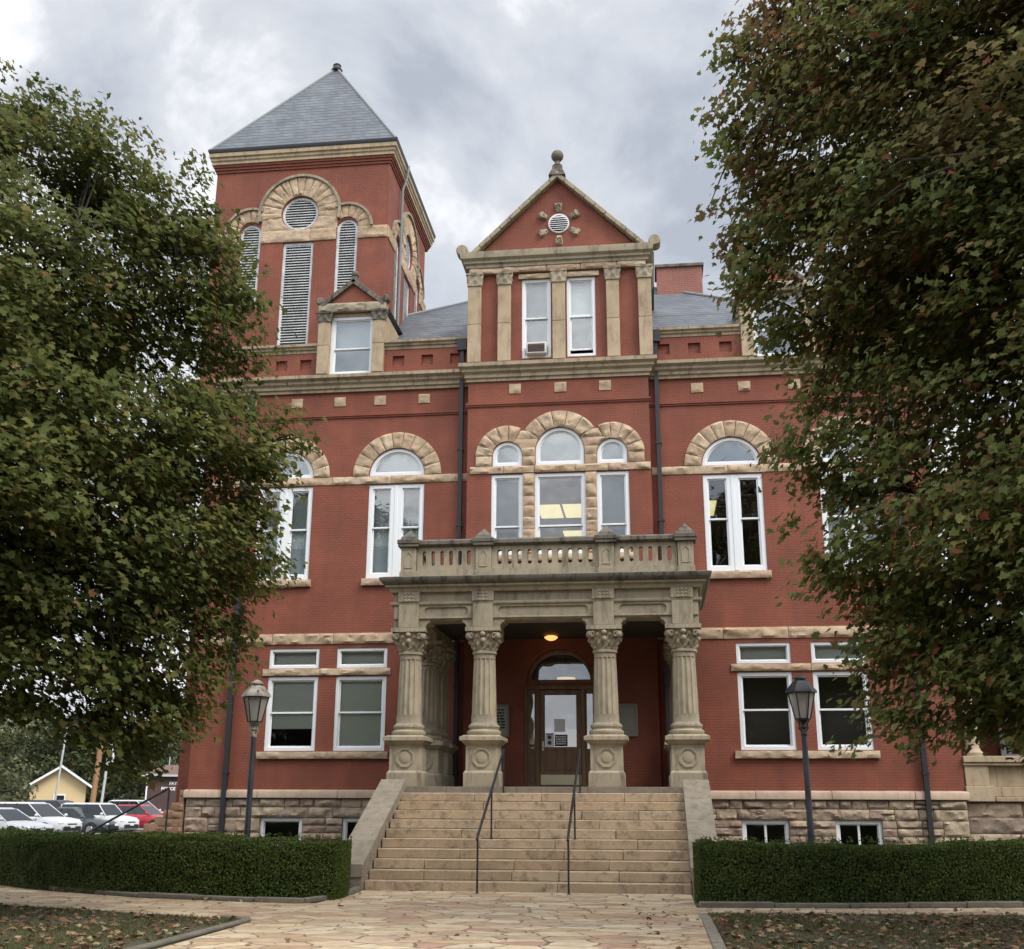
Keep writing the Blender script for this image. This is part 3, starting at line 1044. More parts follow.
for a, b in ((-2.64, -2.24), (-1.73, -1.34), (-.09, .29), (1.52, 1.90), (2.46, 2.85)):
    f = PY - .16
    mb = MB(); mb.box(a, b, f, PY - .002, 14.19, 15.4); mb.box(a, b, f + .001, PY - .002, 15.406, 16.68)
    p_ = part('pilaster', mb, 'dressed_sandstone', bevel=.012)
    mb = MB(); carved_capital(mb, a - .01, b + .01, f - .01, PY, 16.68, 17.06)
    mb.box(a - .02, b + .02, f - .03, PY - .002, 16.655, 16.69)
    obj('capital', mb, 'porch_stone', p_)
mb = MB(); mb.rockrow(-1.12, -.10, 16.87, 17.02, PY, .06, .03, 2); mb.rockrow(.30, 1.32, 16.87, 17.02, PY, .06, .03, 2)
part('lintel', mb, 'rough_sandstone')
mb = MB(); mb.rockrow(-2.62, 2.72, 17.07, 17.25, PY - .1, .03, .04, 1.2, back=.12)
part('architrave', mb, 'rough_sandstone')
mb = MB()
mb.sweep([(-2.6, 2.0), (-2.6, PY - .05), (2.68, PY - .05), (2.68, 2.0)], [(-.3, 17.25), (.12, 17.25), (.12, 17.34), (.18, 17.38), (.18, 17.45), (.26, 17.52), (.28, 17.66), (.28, 17.72), (-.3, 17.74)])
part('cornice', mb, 'porch_stone')
# gable
GX = .09
mb = MB(); mb.prism_y([(-2.35, 17.72), (2.53, 17.72), (GX, 20.22)], PY, PY + .3)
part('pediment', mb, 'painted_brick', smooth=False)
mb = MB()
for sgn in (-1, 1):
    e = Vector((GX + sgn * 2.75, 17.72)); t_ = Vector((GX, 20.42))
    d = (t_ - e).normalized(); nn = Vector((-d.y, d.x)) * (1 if sgn > 0 else -1)
    if nn.y < 0: nn = -nn
    k = 9
    for i in range(k):
        p = e + (t_ - e) * (i + .01) / k; q = e + (t_ - e) * (i + .99) / k
        mb.prism_y([tuple(p - nn * .02), tuple(q - nn * .02), tuple(q - nn * .16), tuple(p - nn * .16)], PY - .22 + random.uniform(-.012, .012), PY + .32)
part('gable_coping', mb, 'porch_stone', bevel=.02)
for sx in (-2.83, 3.0):
    mb = MB()
    mb.M = Matrix.Translation((sx, PY - .08, 17.83)) @ Matrix.Rotation(PI / 2, 4, 'X')
    mb.lathe([(.02, -.22), (.16, -.22), (.18, -.18), (.18, .18), (.16, .22), (.02, .22)], n=20)
    mb.M = None
    part('scroll_end', mb, 'porch_stone')
mb = MB()
mb.frustum((GX - .26, GX + .26, PY - .24, PY + .3), (GX - .16, GX + .16, PY - .14, PY + .2), 20.26, 20.52)
mb.box(GX - .15, GX + .15, PY - .12, PY + .18, 20.522, 20.66)
mb.lathe([(.13, 20.66), (.16, 20.70), (.10, 20.76), (.08, 20.84), (.10, 20.88)], (GX, PY + .03, 0), 18)
mb.ball((GX, PY + .03, 21.06), .195, 18)
part('finial', mb, 'weathered_stone')
# louvered medallion with six carved leaves
mb = MB()
mb.M = Matrix.Translation((.12, PY - .0, 18.68)) @ Matrix.Rotation(PI / 2, 4, 'X')
mb.lathe([(.001, -.05), (.26, -.05), (.28, .05), (.32, .05), (.33, -.05)], n=28)
mb.M = None
for k in range(7):
    z = 18.68 - .21 + k * .07
    w = math.sqrt(max(.0, .275 ** 2 - (z - 18.68) ** 2))
    mb.add([(.12 - w, PY - .09, z - .03), (.12 + w, PY - .09, z - .03), (.12 + w, PY - .03, z + .03), (.12 - w, PY - .03, z + .03)], [(0, 1, 2, 3)])
part('louver_medallion', mb, 'white_paint')
for k in range(6):
    a = PI / 2 + k * PI / 3
    mb = MB()
    mb.M = Matrix.Translation((.12, PY, 18.68)) @ Matrix.Rotation(PI / 2 - a, 4, 'Y')
    mb.rock(lambda u, v: ((u - .5) * (.14 + .16 * v - .10 * max(0, v - .8) * 5), .40 + .31 * v), .24, .31, 0, .02, .09, step=.03)
    mb.M = None
    part('carved_leaf', mb, 'porch_stone')
# bay roof behind the gable and main hipped roof
mb = MB()
mb.add([(-2.8, PY + .3, 17.7), (GX, PY + .3, 20.25), (2.98, PY + .3, 17.7), (-2.8, 9, 17.7), (GX, 9, 20.25), (2.98, 9, 17.7)], [(0, 1, 4, 3), (1, 2, 5, 4), (0, 3, 5, 2)])
mb.add([(BX0, .3, 15.05), (BX1, .3, 15.05), (BX1, 20, 15.05), (BX0, 20, 15.05), (0, 10.4, 22.2)], [(0, 1, 4), (1, 2, 4), (2, 3, 4), (3, 0, 4)])
part('roof', mb, 'slate', smooth=False)
for sx in (BX0, BX1):
    mb = MB(); mb.tube([(sx, .3, 15.08), (0, 10.4, 22.24)], .05, 6)
    part('roof_ridge', mb, 'pipe_grey')
mb = MB(); mb.box(3.15, 4.78, 6.4, 7.5, 15, 20.42)
ck = part('chimney', mb, 'chimney_brick', smooth=False)
mb = MB(); mb.box(3.08, 4.85, 6.33, 7.57, 20.422, 20.55)
obj('chimney_cap', mb, 'weathered_stone', ck, bevel=.02)

# dormers
for dx0, dx1 in ((-7.36, -5.28), (5.42, 7.5)):
    c = (dx0 + dx1) / 2
    w0, w1 = c - .68, c + .68
    mb = MB(); mb.plate(rect(dx0 + .02, dx1 - .02, 14.16, 16.2), [rect(w0, w1, 14.19, 16.1)], -.02, .25)
    mb.box(dx0 + .02, dx0 + .2, .252, 3, 14.9, 16.2); mb.box(dx1 - .2, dx1 - .02, .252, 3, 14.9, 16.2)
    dm = part('dormer', mb, 'dressed_sandstone', smooth=False)
    for a, b in ((dx0, w0), (w1, dx1)):
        mb = MB(); mb.box(a, b, -.2, -.022, 14.17, 15.1); mb.box(a, b, -.2, -.022, 15.106, 15.88)
        obj('pilaster', mb, 'dressed_sandstone', dm, bevel=.012)
        mb = MB(); carved_capital(mb, a - .02, b + .02, -.23, -.02, 15.88, 16.2, .06)
        obj('capital', mb, 'weathered_stone', dm)
    mb = MB(); mb.rockrow(dx0 - .03, dx1 + .03, 16.22, 16.5, -.15, .03, .05, 3, back=.3)
    obj('lintel', mb, 'porch_stone', dm)
    mb = MB(); mb.prism_y([(dx0 + .1, 16.5), (dx1 - .1, 16.5), (c, 17.2)], -.1, .15)
    obj('gable', mb, 'painted_brick', dm, smooth=False)
    mb = MB()
    for sg in (-1, 1):
        e = Vector((c + sg * 1.05, 16.5)); t_ = Vector((c, 17.34)); d = (t_ - e); nn = Vector((-d.y, d.x)).normalized()
        if nn.y < 0: nn = -nn
        for i in range(4):
            p = e + d * (i + .01) / 4; q = e + d * (i + .99) / 4
            mb.prism_y([tuple(p), tuple(q), tuple(q - nn * .15), tuple(p - nn * .15)], -.2, .17)
        mb.M = Matrix.Translation((c + sg * 1.04, -.08, 16.6)) @ Matrix.Rotation(PI / 2, 4, 'X')
        mb.lathe([(.02, -.14), (.10, -.14), (.12, -.11), (.12, .11), (.10, .14), (.02, .14)], n=16)
        mb.M = None
    mb.box(c - .1, c + .1, -.12, .1, 17.25, 17.42); mb.ball((c, 0, 17.53), .13, 14)
    obj('gable_coping', mb, 'weathered_stone', dm, bevel=.012)
    mb = MB(); mb.add([(dx0 - .02, .15, 16.45), (c, .15, 17.25), (dx1 + .02, .15, 16.45), (dx0 - .02, 4, 16.45), (c, 4, 17.25), (dx1 + .02, 4, 16.45)], [(0, 1, 4, 3), (1, 2, 5, 4), (0, 3, 5, 2)])
    obj('dormer_roof', mb, 'slate', dm, smooth=False)

# --- tower
TX0, TX1, TY0, TY1 = -11.65, -5.65, 1.2, 7.5
TC = -8.65
TZS = 19.9


def tower_face(place, back_only=False):
    """one face of the belfry in local (x along face from its centre, y into the wall)"""
    M_ = place
    holes_ = [rect(-.52, .52, 15.6, 19.45), arc(0, 20.52, .62, 0, 2 * PI, 28)[:-1]]
    for sx in (-1.66, 1.64):
        holes_.append(rect(sx - .36, sx + .36, 17.2, 19.46))
        holes_.append(lunette(sx, 19.455, .36, .40))
    w = 3.0 if place is FRONT else 3.15
    mb = MB(); mb.M = M_
    wp = w if place is FRONT else w - .303
    mb.plate(rect(-wp, wp, 14.0, 22.6), holes_, 0, .3)
    part('tower_wall', mb, 'painted_brick', smooth=False)
    mb = MB(); mb.M = M_
    mb.voussoirs(0, 20.52, .64, 1.33, rad(-12), rad(192), 15, 0, .04, .04)
    part('window_arch', mb, 'rough_sandstone')
    mb = MB(); mb.M = M_
    for k in range(24):
        a = rad(-12) + rad(204) * k / 24; b = rad(-12) + rad(204) * (k + .97) / 24
        mb.prism_y([(1.33 * math.cos(a), 20.52 + 1.33 * math.sin(a)), (1.42 * math.cos(a), 20.52 + 1.42 * math.sin(a)), (1.42 * math.cos(b), 20.52 + 1.42 * math.sin(b)), (1.33 * math.cos(b), 20.52 + 1.33 * math.sin(b))], -.12, 0)
    for sx, aa, ab in ((-1.66, 62, 180), (1.64, 0, 118)):
        for k in range(10):
            a = rad(aa + (ab - aa) * k / 10); b = rad(aa + (ab - aa) * (k + .97) / 10)
            mb.prism_y([(sx + .80 * math.cos(a), TZS + .80 * math.sin(a)), (sx + .88 * math.cos(a), TZS + .88 * math.sin(a)), (sx + .88 * math.cos(b), TZS + .88 * math.sin(b)), (sx + .80 * math.cos(b), TZS + .80 * math.sin(b))], -.11, 0)
    part('arch_moulding', mb, 'porch_stone')
    for sx, a0, a1, n in ((-1.66, rad(50), PI, 6), (1.64, 0, rad(130), 6)):
        mb = MB(); mb.M = M_
        mb.voussoirs(sx, TZS, .38, .80, a0, a1, n, 0, .035, .03)
        part('window_arch', mb, 'rough_sandstone')
    mb = MB(); mb.M = M_
    for a, b in ((-w, -2.02), (-1.30, 1.28), (2.0, w)):
        mb = MB(); mb.M = M_
        mb.rockrow(a, b, 19.47, 19.9, 0, .03, .03, 1.4)
        part('impost_band', mb, 'rough_sandstone')
    for a, b in ((-1.28, -.75), (.75, 1.26)):
        mb = MB(); mb.M = M_
        sg_ = -1 if a < 0 else 1

        def fj(u, v):
            zz = 19.905 + .47 * v
            xi = sg_ * math.sqrt(max(.0, .645 ** 2 - (zz - 20.52) ** 2)) if zz > 19.88 else 0
            xo = sg_ * 1.3
            lo_, hi_ = min(xi, xo), max(xi, xo)
            return lo_ + (hi_ - lo_) * u, zz
        mb.rock(fj, .75, .47, 0, .025, .03)
        part('arch_jamb', mb, 'rough_sandstone')
    # louvers
    for (x0, x1, z0, z1, kind_) in ((-.52, .52, 15.6, 19.45, 'r'), (-2.02, -1.30, 17.2, 20.22, 'a'), (1.28, 2.0, 17.2, 20.22, 'a'), (-.62, .62, 19.9, 21.14, 'c')):
        mb = MB(); mb.M = M_
        cx, hw = (x0 + x1) / 2, (x1 - x0) / 2
        if kind_ == 'c':
            out_ = arc(0, 20.52, .615, 0, 2 * PI, 28)[:-1]; inn = arc(0, 20.52, .54, 0, 2 * PI, 28)[:-1]
        elif kind_ == 'a':
            out_ = lunette(cx, z0, hw - .005, z1 - z0 - hw); inn = lunette(cx, z0 + .09, hw - .09, z1 - z0 - hw - .09)
        else:
            out_ = rect(x0 + .003, x1 - .003, z0, z1 - .003); inn = rect(x0 + .09, x1 - .09, z0 + .09, z1 - .09)
        mb.plate(out_, [inn], .06, .16)
        z = z0 + .1
        while z < z1 - .06:
            h = hw - .07
            if kind_ == 'c':
                h = math.sqrt(max(0, .56 ** 2 - (z - 20.52) ** 2))
            elif kind_ == 'a' and z > z1 - hw:
                h = math.sqrt(max(0, (hw - .06) ** 2 - (z - (z1 - hw)) ** 2))
            if h > .05:
                mb.add([(cx - h, .07, z), (cx + h, .07, z), (cx + h, .17, z + .075), (cx - h, .17, z + .075),
                        (cx - h, .07, z + .03), (cx + h, .07, z + .03)], [(0, 1, 5, 4), (4, 5, 2, 3), (0, 3, 2, 1)])
            z += .095
        lv = part('louver', mb, 'old_white_paint', smooth=False)
        mb = MB(); mb.M = M_
        mb.prism_y(out_, .20, .22)
        obj('louver_backing', mb, 'pipe_grey', lv, smooth=False)


FRONT = Matrix.Translation((TC, TY0, 0))
RIGHT = Matrix.Translation((TX1, (TY0 + TY1) / 2, 0)) @ Matrix.Rotation(PI / 2, 4, 'Z')
tower_face(FRONT)
tower_face(RIGHT)
mb = MB()
mb.box(TX0, TX0 + .3, TY0 + .302, TY1 - .002, 14, 22.6); mb.box(TX0 + .302, TX1 - .302, TY1 - .3, TY1, 14, 22.6)
mb.box(-11.25, BX0 - .002, TY0, TY1, 0, 13.7)
part('tower_wall', mb, 'painted_brick', smooth=False)
loop = [(TX0, TY0), (TX1, TY0), (TX1, TY1), (TX0, TY1)]
mb = MB(); mb.sweep(loop, [(-.3, 22.2), (.04, 22.2), (.04, 22.28), (.08, 22.29), (.08, 22.37), (.12, 22.38), (.12, 22.46), (-.3, 22.46)], True)
part('corbel_course', mb, 'painted_brick', smooth=False)
mb = MB(); mb.sweep(loop, [(-.3, 22.462), (.16, 22.462), (.16, 22.56), (.2, 22.6), (.2, 22.68), (.25, 22.72), (.25, 22.86), (-.3, 22.86)], True)
part('cornice', mb, 'dressed_sandstone')
mb = MB(); mb.sweep(loop, [(-.3, 22.862), (.26, 22.862), (.29, 22.94), (.29, 23.0), (-.3, 23.0)], True)
part('gutter', mb, 'downpipe_metal')
mb = MB()
AP = (TC, (TY0 + TY1) / 2, 28.45)
o_ = .23
rb = [(TX0 - o_, TY0 - o_, 23.0), (TX1 + o_, TY0 - o_, 23.0), (TX1 + o_, TY1 + o_, 23.0), (TX0 - o_, TY1 + o_, 23.0)]
mb.add(rb + [AP], [(0, 1, 4), (1, 2, 4), (2, 3, 4), (3, 0, 4), (3, 2, 1, 0)])
tr_ = part('tower_roof', mb, 'slate', smooth=False)
mb = MB()
for q in rb:
    mb.tube([q, AP], .055, 6)
obj('roof_ridge', mb, 'pipe_grey', tr_)
mb = MB(); mb.lathe([(.20, 0), (.22, .05), (.18, .10), (.14, .22), (.16, .27), (.10, .33), (.02, .36)], (AP[0], AP[1], 28.3), 14)
obj('finial', mb, 'downpipe_metal', tr_)

# --- downpipes
for (x, y, z0, z1, r) in ((-2.86, -.1, .1, 15.0, .06), (2.92, -.1, .1, 15.0, .06), (-9.31, -.12, .1, 13.55, .065), (9.44, -.12, .1, 13.55, .065)):
    mb = MB()
    mb.box(x - r, x + r, y - r, y + r, z0, z1)
    if z1 > 14: mb.box(x - .14, x + .14, y - .12, y + .08, 14.75, 15.12)
    z = 2.4
    while z < z1 - .5:
        mb.box(x - r - .03, x + r + .03, y - r - .012, y + r + .02, z, z + .05); z += 2.3
    part('downpipe', mb, 'downpipe_metal')
mb = MB(); mb.tube([(TX1 + .33, 2.6, 22.9), (TX1 + .28, 2.6, 22.5), (TX1 + .14, 2.6, 22.0), (TX1 + .12, 2.6, 16.0)], .045, 8)
part('downpipe', mb, 'pipe_grey')
mb = MB(); mb.tube([(3.35, -.1, 1.2), (3.35, -.1, 5.0), (3.2, -.1, 5.25), (3.0, -.1, 5.3)], .06, 8)
part('downpipe', mb, 'downpipe_metal')

# --- windows


def frame_rect(mb, x0, x1, z0, z1, w, y0, y1):
    mb.box(x0, x0 + w, y0, y1, z0, z1); mb.box(x1 - w, x1, y0, y1, z0, z1)
    mb.box(x0 + w, x1 - w, y0, y1, z0, z0 + w); mb.box(x0 + w, x1 - w, y0, y1, z1 - w, z1)


def blind(win, x0, x1, z0, z1, y, mat):
    mb = MB()
    z = z0
    while z < z1:
        mb.box(x0, x1, y + .0, y + .008 + .006 * ((int(z * 40)) % 2), z, min(z1, z + .047)); z += .05
    obj('blind', mb, mat, win, smooth=False)


def sash_window(x0, x1, z0, z1, y, glass='window_glass', blinds=None, mid=.5, casing=.10, open_=0):
    """double hung window; y is the wall face"""
    cx = (x0 + x1) / 2; W_ = x1 - x0; H = z1 - z0
    mb = MB()
    frame_rect(mb, -W_ / 2 + .002, W_ / 2 - .002, .002, H - .002, casing, .03, .17)
    zm = H * mid
    frame_rect(mb, -W_ / 2 + casing - .01, W_ / 2 - casing + .01, zm, H - casing + .01, .05, .075, .12)
    frame_rect(mb, -W_ / 2 + casing - .01, W_ / 2 - casing + .01, casing - .01 + open_, zm + .06 + open_ * .3, .055, .125, .165)
    win = part('window', mb, 'white_paint', loc=(cx, y, z0), bevel=.006)
    gx = W_ / 2 - casing - .03
    mb = MB()
    mb.add([(-gx, .10, zm + .04), (gx, .10, zm + .04), (gx, .10, H - casing - .03), (-gx, .10, H - casing - .03)], [(0, 1, 2, 3)])
    mb.add([(-gx, .145, casing + .03 + open_), (gx, .145, casing + .03 + open_), (gx, .145, zm + .03), (-gx, .145, zm + .03)], [(0, 1, 2, 3)])
    obj('pane', mb, glass, win, smooth=False)
    for (b0, b1, mt) in blinds or []:
        blind(win, -gx - .02, gx + .02, max(.05, H * b0), H * b1 - .06, .19 if mt == GB else .24, mt)
    return win


def fixed_window(x0, x1, z0, z1, y, glass='window_glass', blinds=None, mull=False, casing=.085):
    cx = (x0 + x1) / 2; W_ = x1 - x0; H = z1 - z0
    mb = MB()
    frame_rect(mb, -W_ / 2 + .002, W_ / 2 - .002, .002, H - .002, casing, .03, .17)
    frame_rect(mb, -W_ / 2 + casing - .01, W_ / 2 - casing + .01, casing - .01, H - casing + .01, .04, .08, .13)
    if mull: mb.box(-.03, .03, .07, .14, casing, H - casing)
    win = part('window', mb, 'white_paint', loc=(cx, y, z0), bevel=.006)
    gx = W_ / 2 - casing - .02
    mb = MB(); mb.add([(-gx, .10, casing + .02), (gx, .10, casing + .02), (gx, .10, H - casing - .02), (-gx, .10, H - casing - .02)], [(0, 1, 2, 3)])
    obj('pane', mb, glass, win, smooth=False)
    for (b0, b1, mt) in blinds or []:
        blind(win, -gx - .02, gx + .02, H * b0, H * b1, .24, mt)
    return win


def lunette_window(cx, z0, r, stilt, y, blindmat=None, casing=.09):
    out_ = lunette(0, .002, r - .002, stilt); inn = lunette(0, casing, r - casing, max(0, stilt - casing))
    if stilt == 0:
        ri_ = r - casing
        a = math.asin(min(1, casing / ri_))
        inn = arc(0, 0, ri_, a, PI - a, 18)
        inn2 = arc(0, 0, ri_ - .05, math.asin((casing + .04) / (ri_ - .05)), PI - math.asin((casing + .04) / (ri_ - .05)), 18)
    else:
        inn2 = lunette(0, casing + .04, r - casing - .045, max(0, stilt - casing - .04))
    mb = MB(); mb.plate(out_, [inn], .03, .17)
    mb.plate([(p[0] * .998, p[1]) for p in inn], [inn2], .08, .13)
    win = part('window', mb, 'white_paint', loc=(cx, y, z0))
    mb = MB(); mb.plate(inn, [], .10, .104)
    obj('pane', mb, 'window_glass', win, smooth=False)
    if blindmat:
        mb = MB(); mb.plate(inn, [], .22, .23)
        obj('blind', mb, blindmat, win, smooth=False)
    return win


def paired_window(cx, blinds_l, blinds_r):
    z0, z1 = 7.85, 10.66
    H = z1 - z0
    mb = MB()
    hw = AW - .002
    for a, b in ((-hw, -hw + .12), (-.17, .17), (hw - .12, hw)):
        mb.box(a, b, .03, .17, .002, H - .002)
    for a, b in ((-hw + .12, -.17), (.17, hw - .12)):
        mb.box(a, b, .03, .17, .002, .15); mb.box(a, b, .03, .17, H - .12, H - .002)
        zm = H * .53
        frame_rect(mb, a - .01, b + .01, zm, H - .11, .05, .075, .12)
        frame_rect(mb, a - .01, b + .01, .14, zm + .06, .055, .125, .165)
    mb.box(-.05, .05, .015, .032, .03, H - .03)
    win = part('window', mb, 'white_paint', loc=(cx, 0, z0), bevel=.006)
    mb = MB()
    for a, b in ((-hw + .15, -.2), (.2, hw - .15)):
        mb.add([(a, .10, H * .53 + .04), (b, .10, H * .53 + .04), (b, .10, H - .15), (a, .10, H - .15)], [(0, 1, 2, 3)])
        mb.add([(a, .145, .19), (b, .145, .19), (b, .145, H * .53 + .03), (a, .145, H * .53 + .03)], [(0, 1, 2, 3)])
    obj('pane', mb, 'window_glass', win, smooth=False)
    for (a, b), bl in (((-hw + .1, -.15), blinds_l), ((.15, hw - .1), blinds_r)):
        for b0, b1, mt in bl:
            blind(win, a, b, H * b0, H * b1, .24, mt)


GB = 'green_blind'; PB = 'pale_blind'; YB = 'grey_blind'
sash_window(*LOWL[0], 3.02, 5.07, 0, 'low_glass', [(.30, 1, GB)])
sash_window(*LOWL[1], 3.02, 5.07, 0, 'low_glass', [(.06, 1, GB)])
for a, b in LOWL: fixed_window(a, b, 5.3, 5.87, 0, 'low_glass', [(.1, .9, GB)])
for a, b in LOWR: sash_window(a, b, 3.02, 5.07, 0, 'low_glass')
for a, b in LOWR: fixed_window(a, b, 5.3, 5.87, 0, 'low_glass', [(.1, .9, GB)])
for i, (a, b) in enumerate(BASEWIN): fixed_window(a, b, .45, 1.25, 0, 'low_glass', mull=i > 1)
paired_window(ARCH[0], [(.06, .96, PB)], [(.35, .96, PB), (.06, .35, YB)])
paired_window(ARCH[1], [(.36, .96, PB), (.06, .36, YB)], [(.06, .96, PB)])
paired_window(ARCH[2], [], [])
paired_window(ARCH[3], [(.06, .96, PB)], [(.06, .96, PB)])
for i, c in enumerate(ARCH): lunette_window(c, 10.93, AW, 0, 0, PB if i < 2 else YB)
sash_window(*BW[0], 8.36, 10.72, BY, blinds=[(.3, 1, YB)], mid=.34)
sash_window(*BW[1], 8.36, 10.72, BY, mid=.34)
sash_window(*BW[2], 8.36, 10.72, BY, blinds=[(.3, 1, YB)], mid=.34)
for c, r, s in BL: lunette_window(c, 10.97, r, s, BY, YB)
sash_window(-1.02, -.14, 14.3, 16.86, PY, blinds=[(.2, .97, PB)], mid=.5, casing=.09)
sash_window(.33, 1.19, 14.3, 16.86, PY, blinds=[(.14, .97, PB)], mid=.5, casing=.09, open_=.16)
sash_window(-7.0, -5.64, 14.19, 16.1, -.02, blinds=[(.1, .97, YB)], mid=.44)
sash_window(5.78, 7.14, 14.19, 16.1, -.02, blinds=[(.1, .97, YB)], mid=.44)

# --- plain rooms behind the glass
mb = MB()
for z in (1.95, 6.2, 12.6):
    mb.box(BX0 + T + .01, BX1 - T - .01, .5, 6, z - .12, z)
mb.box(BX0 + T + .01, BX1 - T - .01, 6.0, 6.1, .05, 14)
for x in (-3.0, 3.0, 6.55, -6.6):
    mb.box(x - .06, x + .06, .5, 5.99, 2, 13)
mb.box(-10, 10, .5, 5.9, 14.0, 14.1); mb.box(-10, 10, 3.0, 3.1, 14.12, 17)
part('interior_wall', mb, 'interior_plaster', smooth=False)
mb = MB(); mb.box(BX0 + T + .02, BX1 - T - .02, 1.6, 1.7, .05, 1.7); mb.box(3.1, 9.9, 1.3, 1.4, 2.0, 6.0)
part('interior_wall', mb, 'interior_dark', smooth=False)
mb = MB(); mb.box(-2.9, 2.9, .4, 5.9, 10.16, 10.22)
ceil_ = part('ceiling', mb, 'interior_plaster', smooth=False)
for a, b, c, d in ((-.72, -.04, .95, 2.5), (.04, .80, .95, 2.5), (-.2, .5, 4.3, 5.6)):
    mb = MB(); mb.box(a, b, c, d, 10.13, 10.158)
    obj('ceiling_light', mb, 'ceiling_panel_glow', ceil_, smooth=False)
mb = MB(); mb.box(3.1, 6.4, .6, 5.9, 10.16, 10.22)
ceil_ = part('ceiling', mb, 'interior_plaster', smooth=False)
mb = MB(); mb.box(4.05, 4.55, 1.0, 2.7, 10.13, 10.158)
obj('ceiling_light', mb, 'ceiling_panel_glow', ceil_, smooth=False)

# --- porch: floor, columns, entablature, balustrade
PX = [-3.21, -1.42, 1.44, 3.27]
PFY = -4.55
FZ = 2.0
mb = MB(); mb.box(-3.68, 3.72, -5.0, BY - .002, .0, FZ)
part('porch_floor', mb, 'porch_paving', bevel=.01)
mb = MB()
mb.box(-3.62, 3.66, -4.7, BY - .01, 5.98, 6.1)
part('porch_ceiling', mb, 'dark_wood', smooth=False)


def flute(n):
    def fn(a, z):
        t = (a * n / (2 * PI)) % 1.0
        return 1 - .10 * max(0, math.sin(PI * t)) ** .7 if .15 < t < .85 else 1.0
    return fn


def column(x, y):
    mb = MB()
    mb.box(-.41, .41, -.41, .41, FZ, FZ + .30)
    mb.frustum((-.41, .41, -.41, .41), (-.37, .37, -.37, .37), FZ + .302, FZ + .36)
    mb.box(-.365, .365, -.365, .365, FZ + .362, 2.92)
    mb.frustum((-.375, .375, -.375, .375), (-.48, .48, -.48, .48), 2.922, 3.02)
    mb.box(-.5, .5, -.5, .5, 3.022, 3.11); mb.frustum((-.48, .48, -.48, .48), (-.40, .40, -.40, .40), 3.112, 3.15)
    # moulded octagon panel on the front of the pedestal
    oc = arc(0, 2.64, .235, rad(22.5), rad(382.5), 8)[:-1]
    oi = arc(0, 2.64, .185, rad(22.5), rad(382.5), 8)[:-1]
    mb.plate(oc, [oi], -.39, -.363)
    mb.ball((0, -.355, 2.64), .14, 14, (1, .25, 1))
    return mb


def make_column(x, y):
    mb = MB()
    mb.lathe([(.37, 3.15), (.40, 3.19), (.40, 3.24), (.345, 3.28), (.345, 3.30), (.37, 3.34), (.365, 3.38), (.315, 3.42), (.30, 3.45), (.298, 3.60)], n=36)
    mb.lathe([(.296, 3.60), (.296, 3.62)], n=36)
    mb.lathe([(.292, 3.61), (.29, 3.66), (.288, 3.9), (.272, 4.5), (.258, 4.88), (.257, 4.92)], n=144, rfun=flute(14))
    mb.lathe([(.258, 4.92), (.258, 5.02), (.29, 5.04), (.29, 5.09), (.262, 5.11)], n=36)
    col = part('porch_column', mb, 'porch_stone', loc=(x, y, 0))
    obj('pedestal', column(0, 0), 'porch_stone', col, bevel=.014)
    # carved capital: round neck opening to a square block, leaves and corner scrolls
    mb = MB()
    n, nv = 96, 18
    vs, fs = [], []
    for j in range(nv + 1):
        v = j / nv
        for i in range(n):
            a = 2 * PI * i / n
            rs = .40 / max(abs(math.cos(a)), abs(math.sin(a)))
            rs = min(rs, .52)
            k = .12 + .88 * v ** .85
            r = .28 * (1 - k) + rs * k
            rel = .032 * math.sin(a * 12) * math.sin(PI * min(1, v * 2)) * (v < .5) + .03 * math.sin(v * 14 + 3 * math.cos(8 * a)) * (.15 < v < .95) + .03 * noise.noise(Vector((math.cos(a) * 6, math.sin(a) * 6, v * 5)))
            vs.append(((r + rel) * math.cos(a), (r + rel) * math.sin(a), 5.11 + .44 * v))
    for j in range(nv):
        for i in range(n):
            fs.append((j * n + i, j * n + (i + 1) % n, (j + 1) * n + (i + 1) % n, (j + 1) * n + i))
    fs.append(tuple(nv * n + i for i in range(n)))
    mb.add(vs, fs)
    for sx in (-1, 1):
        for sy in (-1, 1):
            mb.ball((sx * .37, sy * .37, 5.44), .095, 12, (1, 1, 1))
            for (ux, uy) in ((1, 0), (0, 1)):
                pts_ = []
                for q in range(9):
                    t_ = q / 8 * 2.2 * PI; rr_ = .085 - .008 * q
                    w_ = .31 + rr_ * math.cos(t_)
                    pts_.append((sx * (w_ if ux else .445), sy * (w_ if uy else .445), 5.43 + rr_ * math.sin(t_)))
                mb.tube(pts_, .016, 5)
    for a in range(4):
        c_, s_ = math.cos(a * PI / 2), math.sin(a * PI / 2)
        mb.ball((.42 * c_, .42 * s_, 5.48), .075, 12, (1, 1, .8))
        mb.ball((.38 * c_, .38 * s_, 5.34), .07, 12)
    mb.box(-.46, .46, -.46, .46, 5.552, 5.648)
    mb.v = [(x_ * .9, y_ * .9, z_) for x_, y_, z_ in mb.v]
    obj('capital', mb, 'porch_stone', col)
    return col


c0 = make_column(PX[0], PFY)
for (x, y) in [(PX[1], PFY), (PX[2], PFY), (PX[3], PFY), (PX[0], -2.35), (PX[0], -.95), (PX[3], -2.35), (PX[3], -.95)]:
    c = copy_tree(c0, CH); c.location = (x, y, 0)

# entablature: front beam and two side beams cut as one outline with lowered openings
EF = -4.93


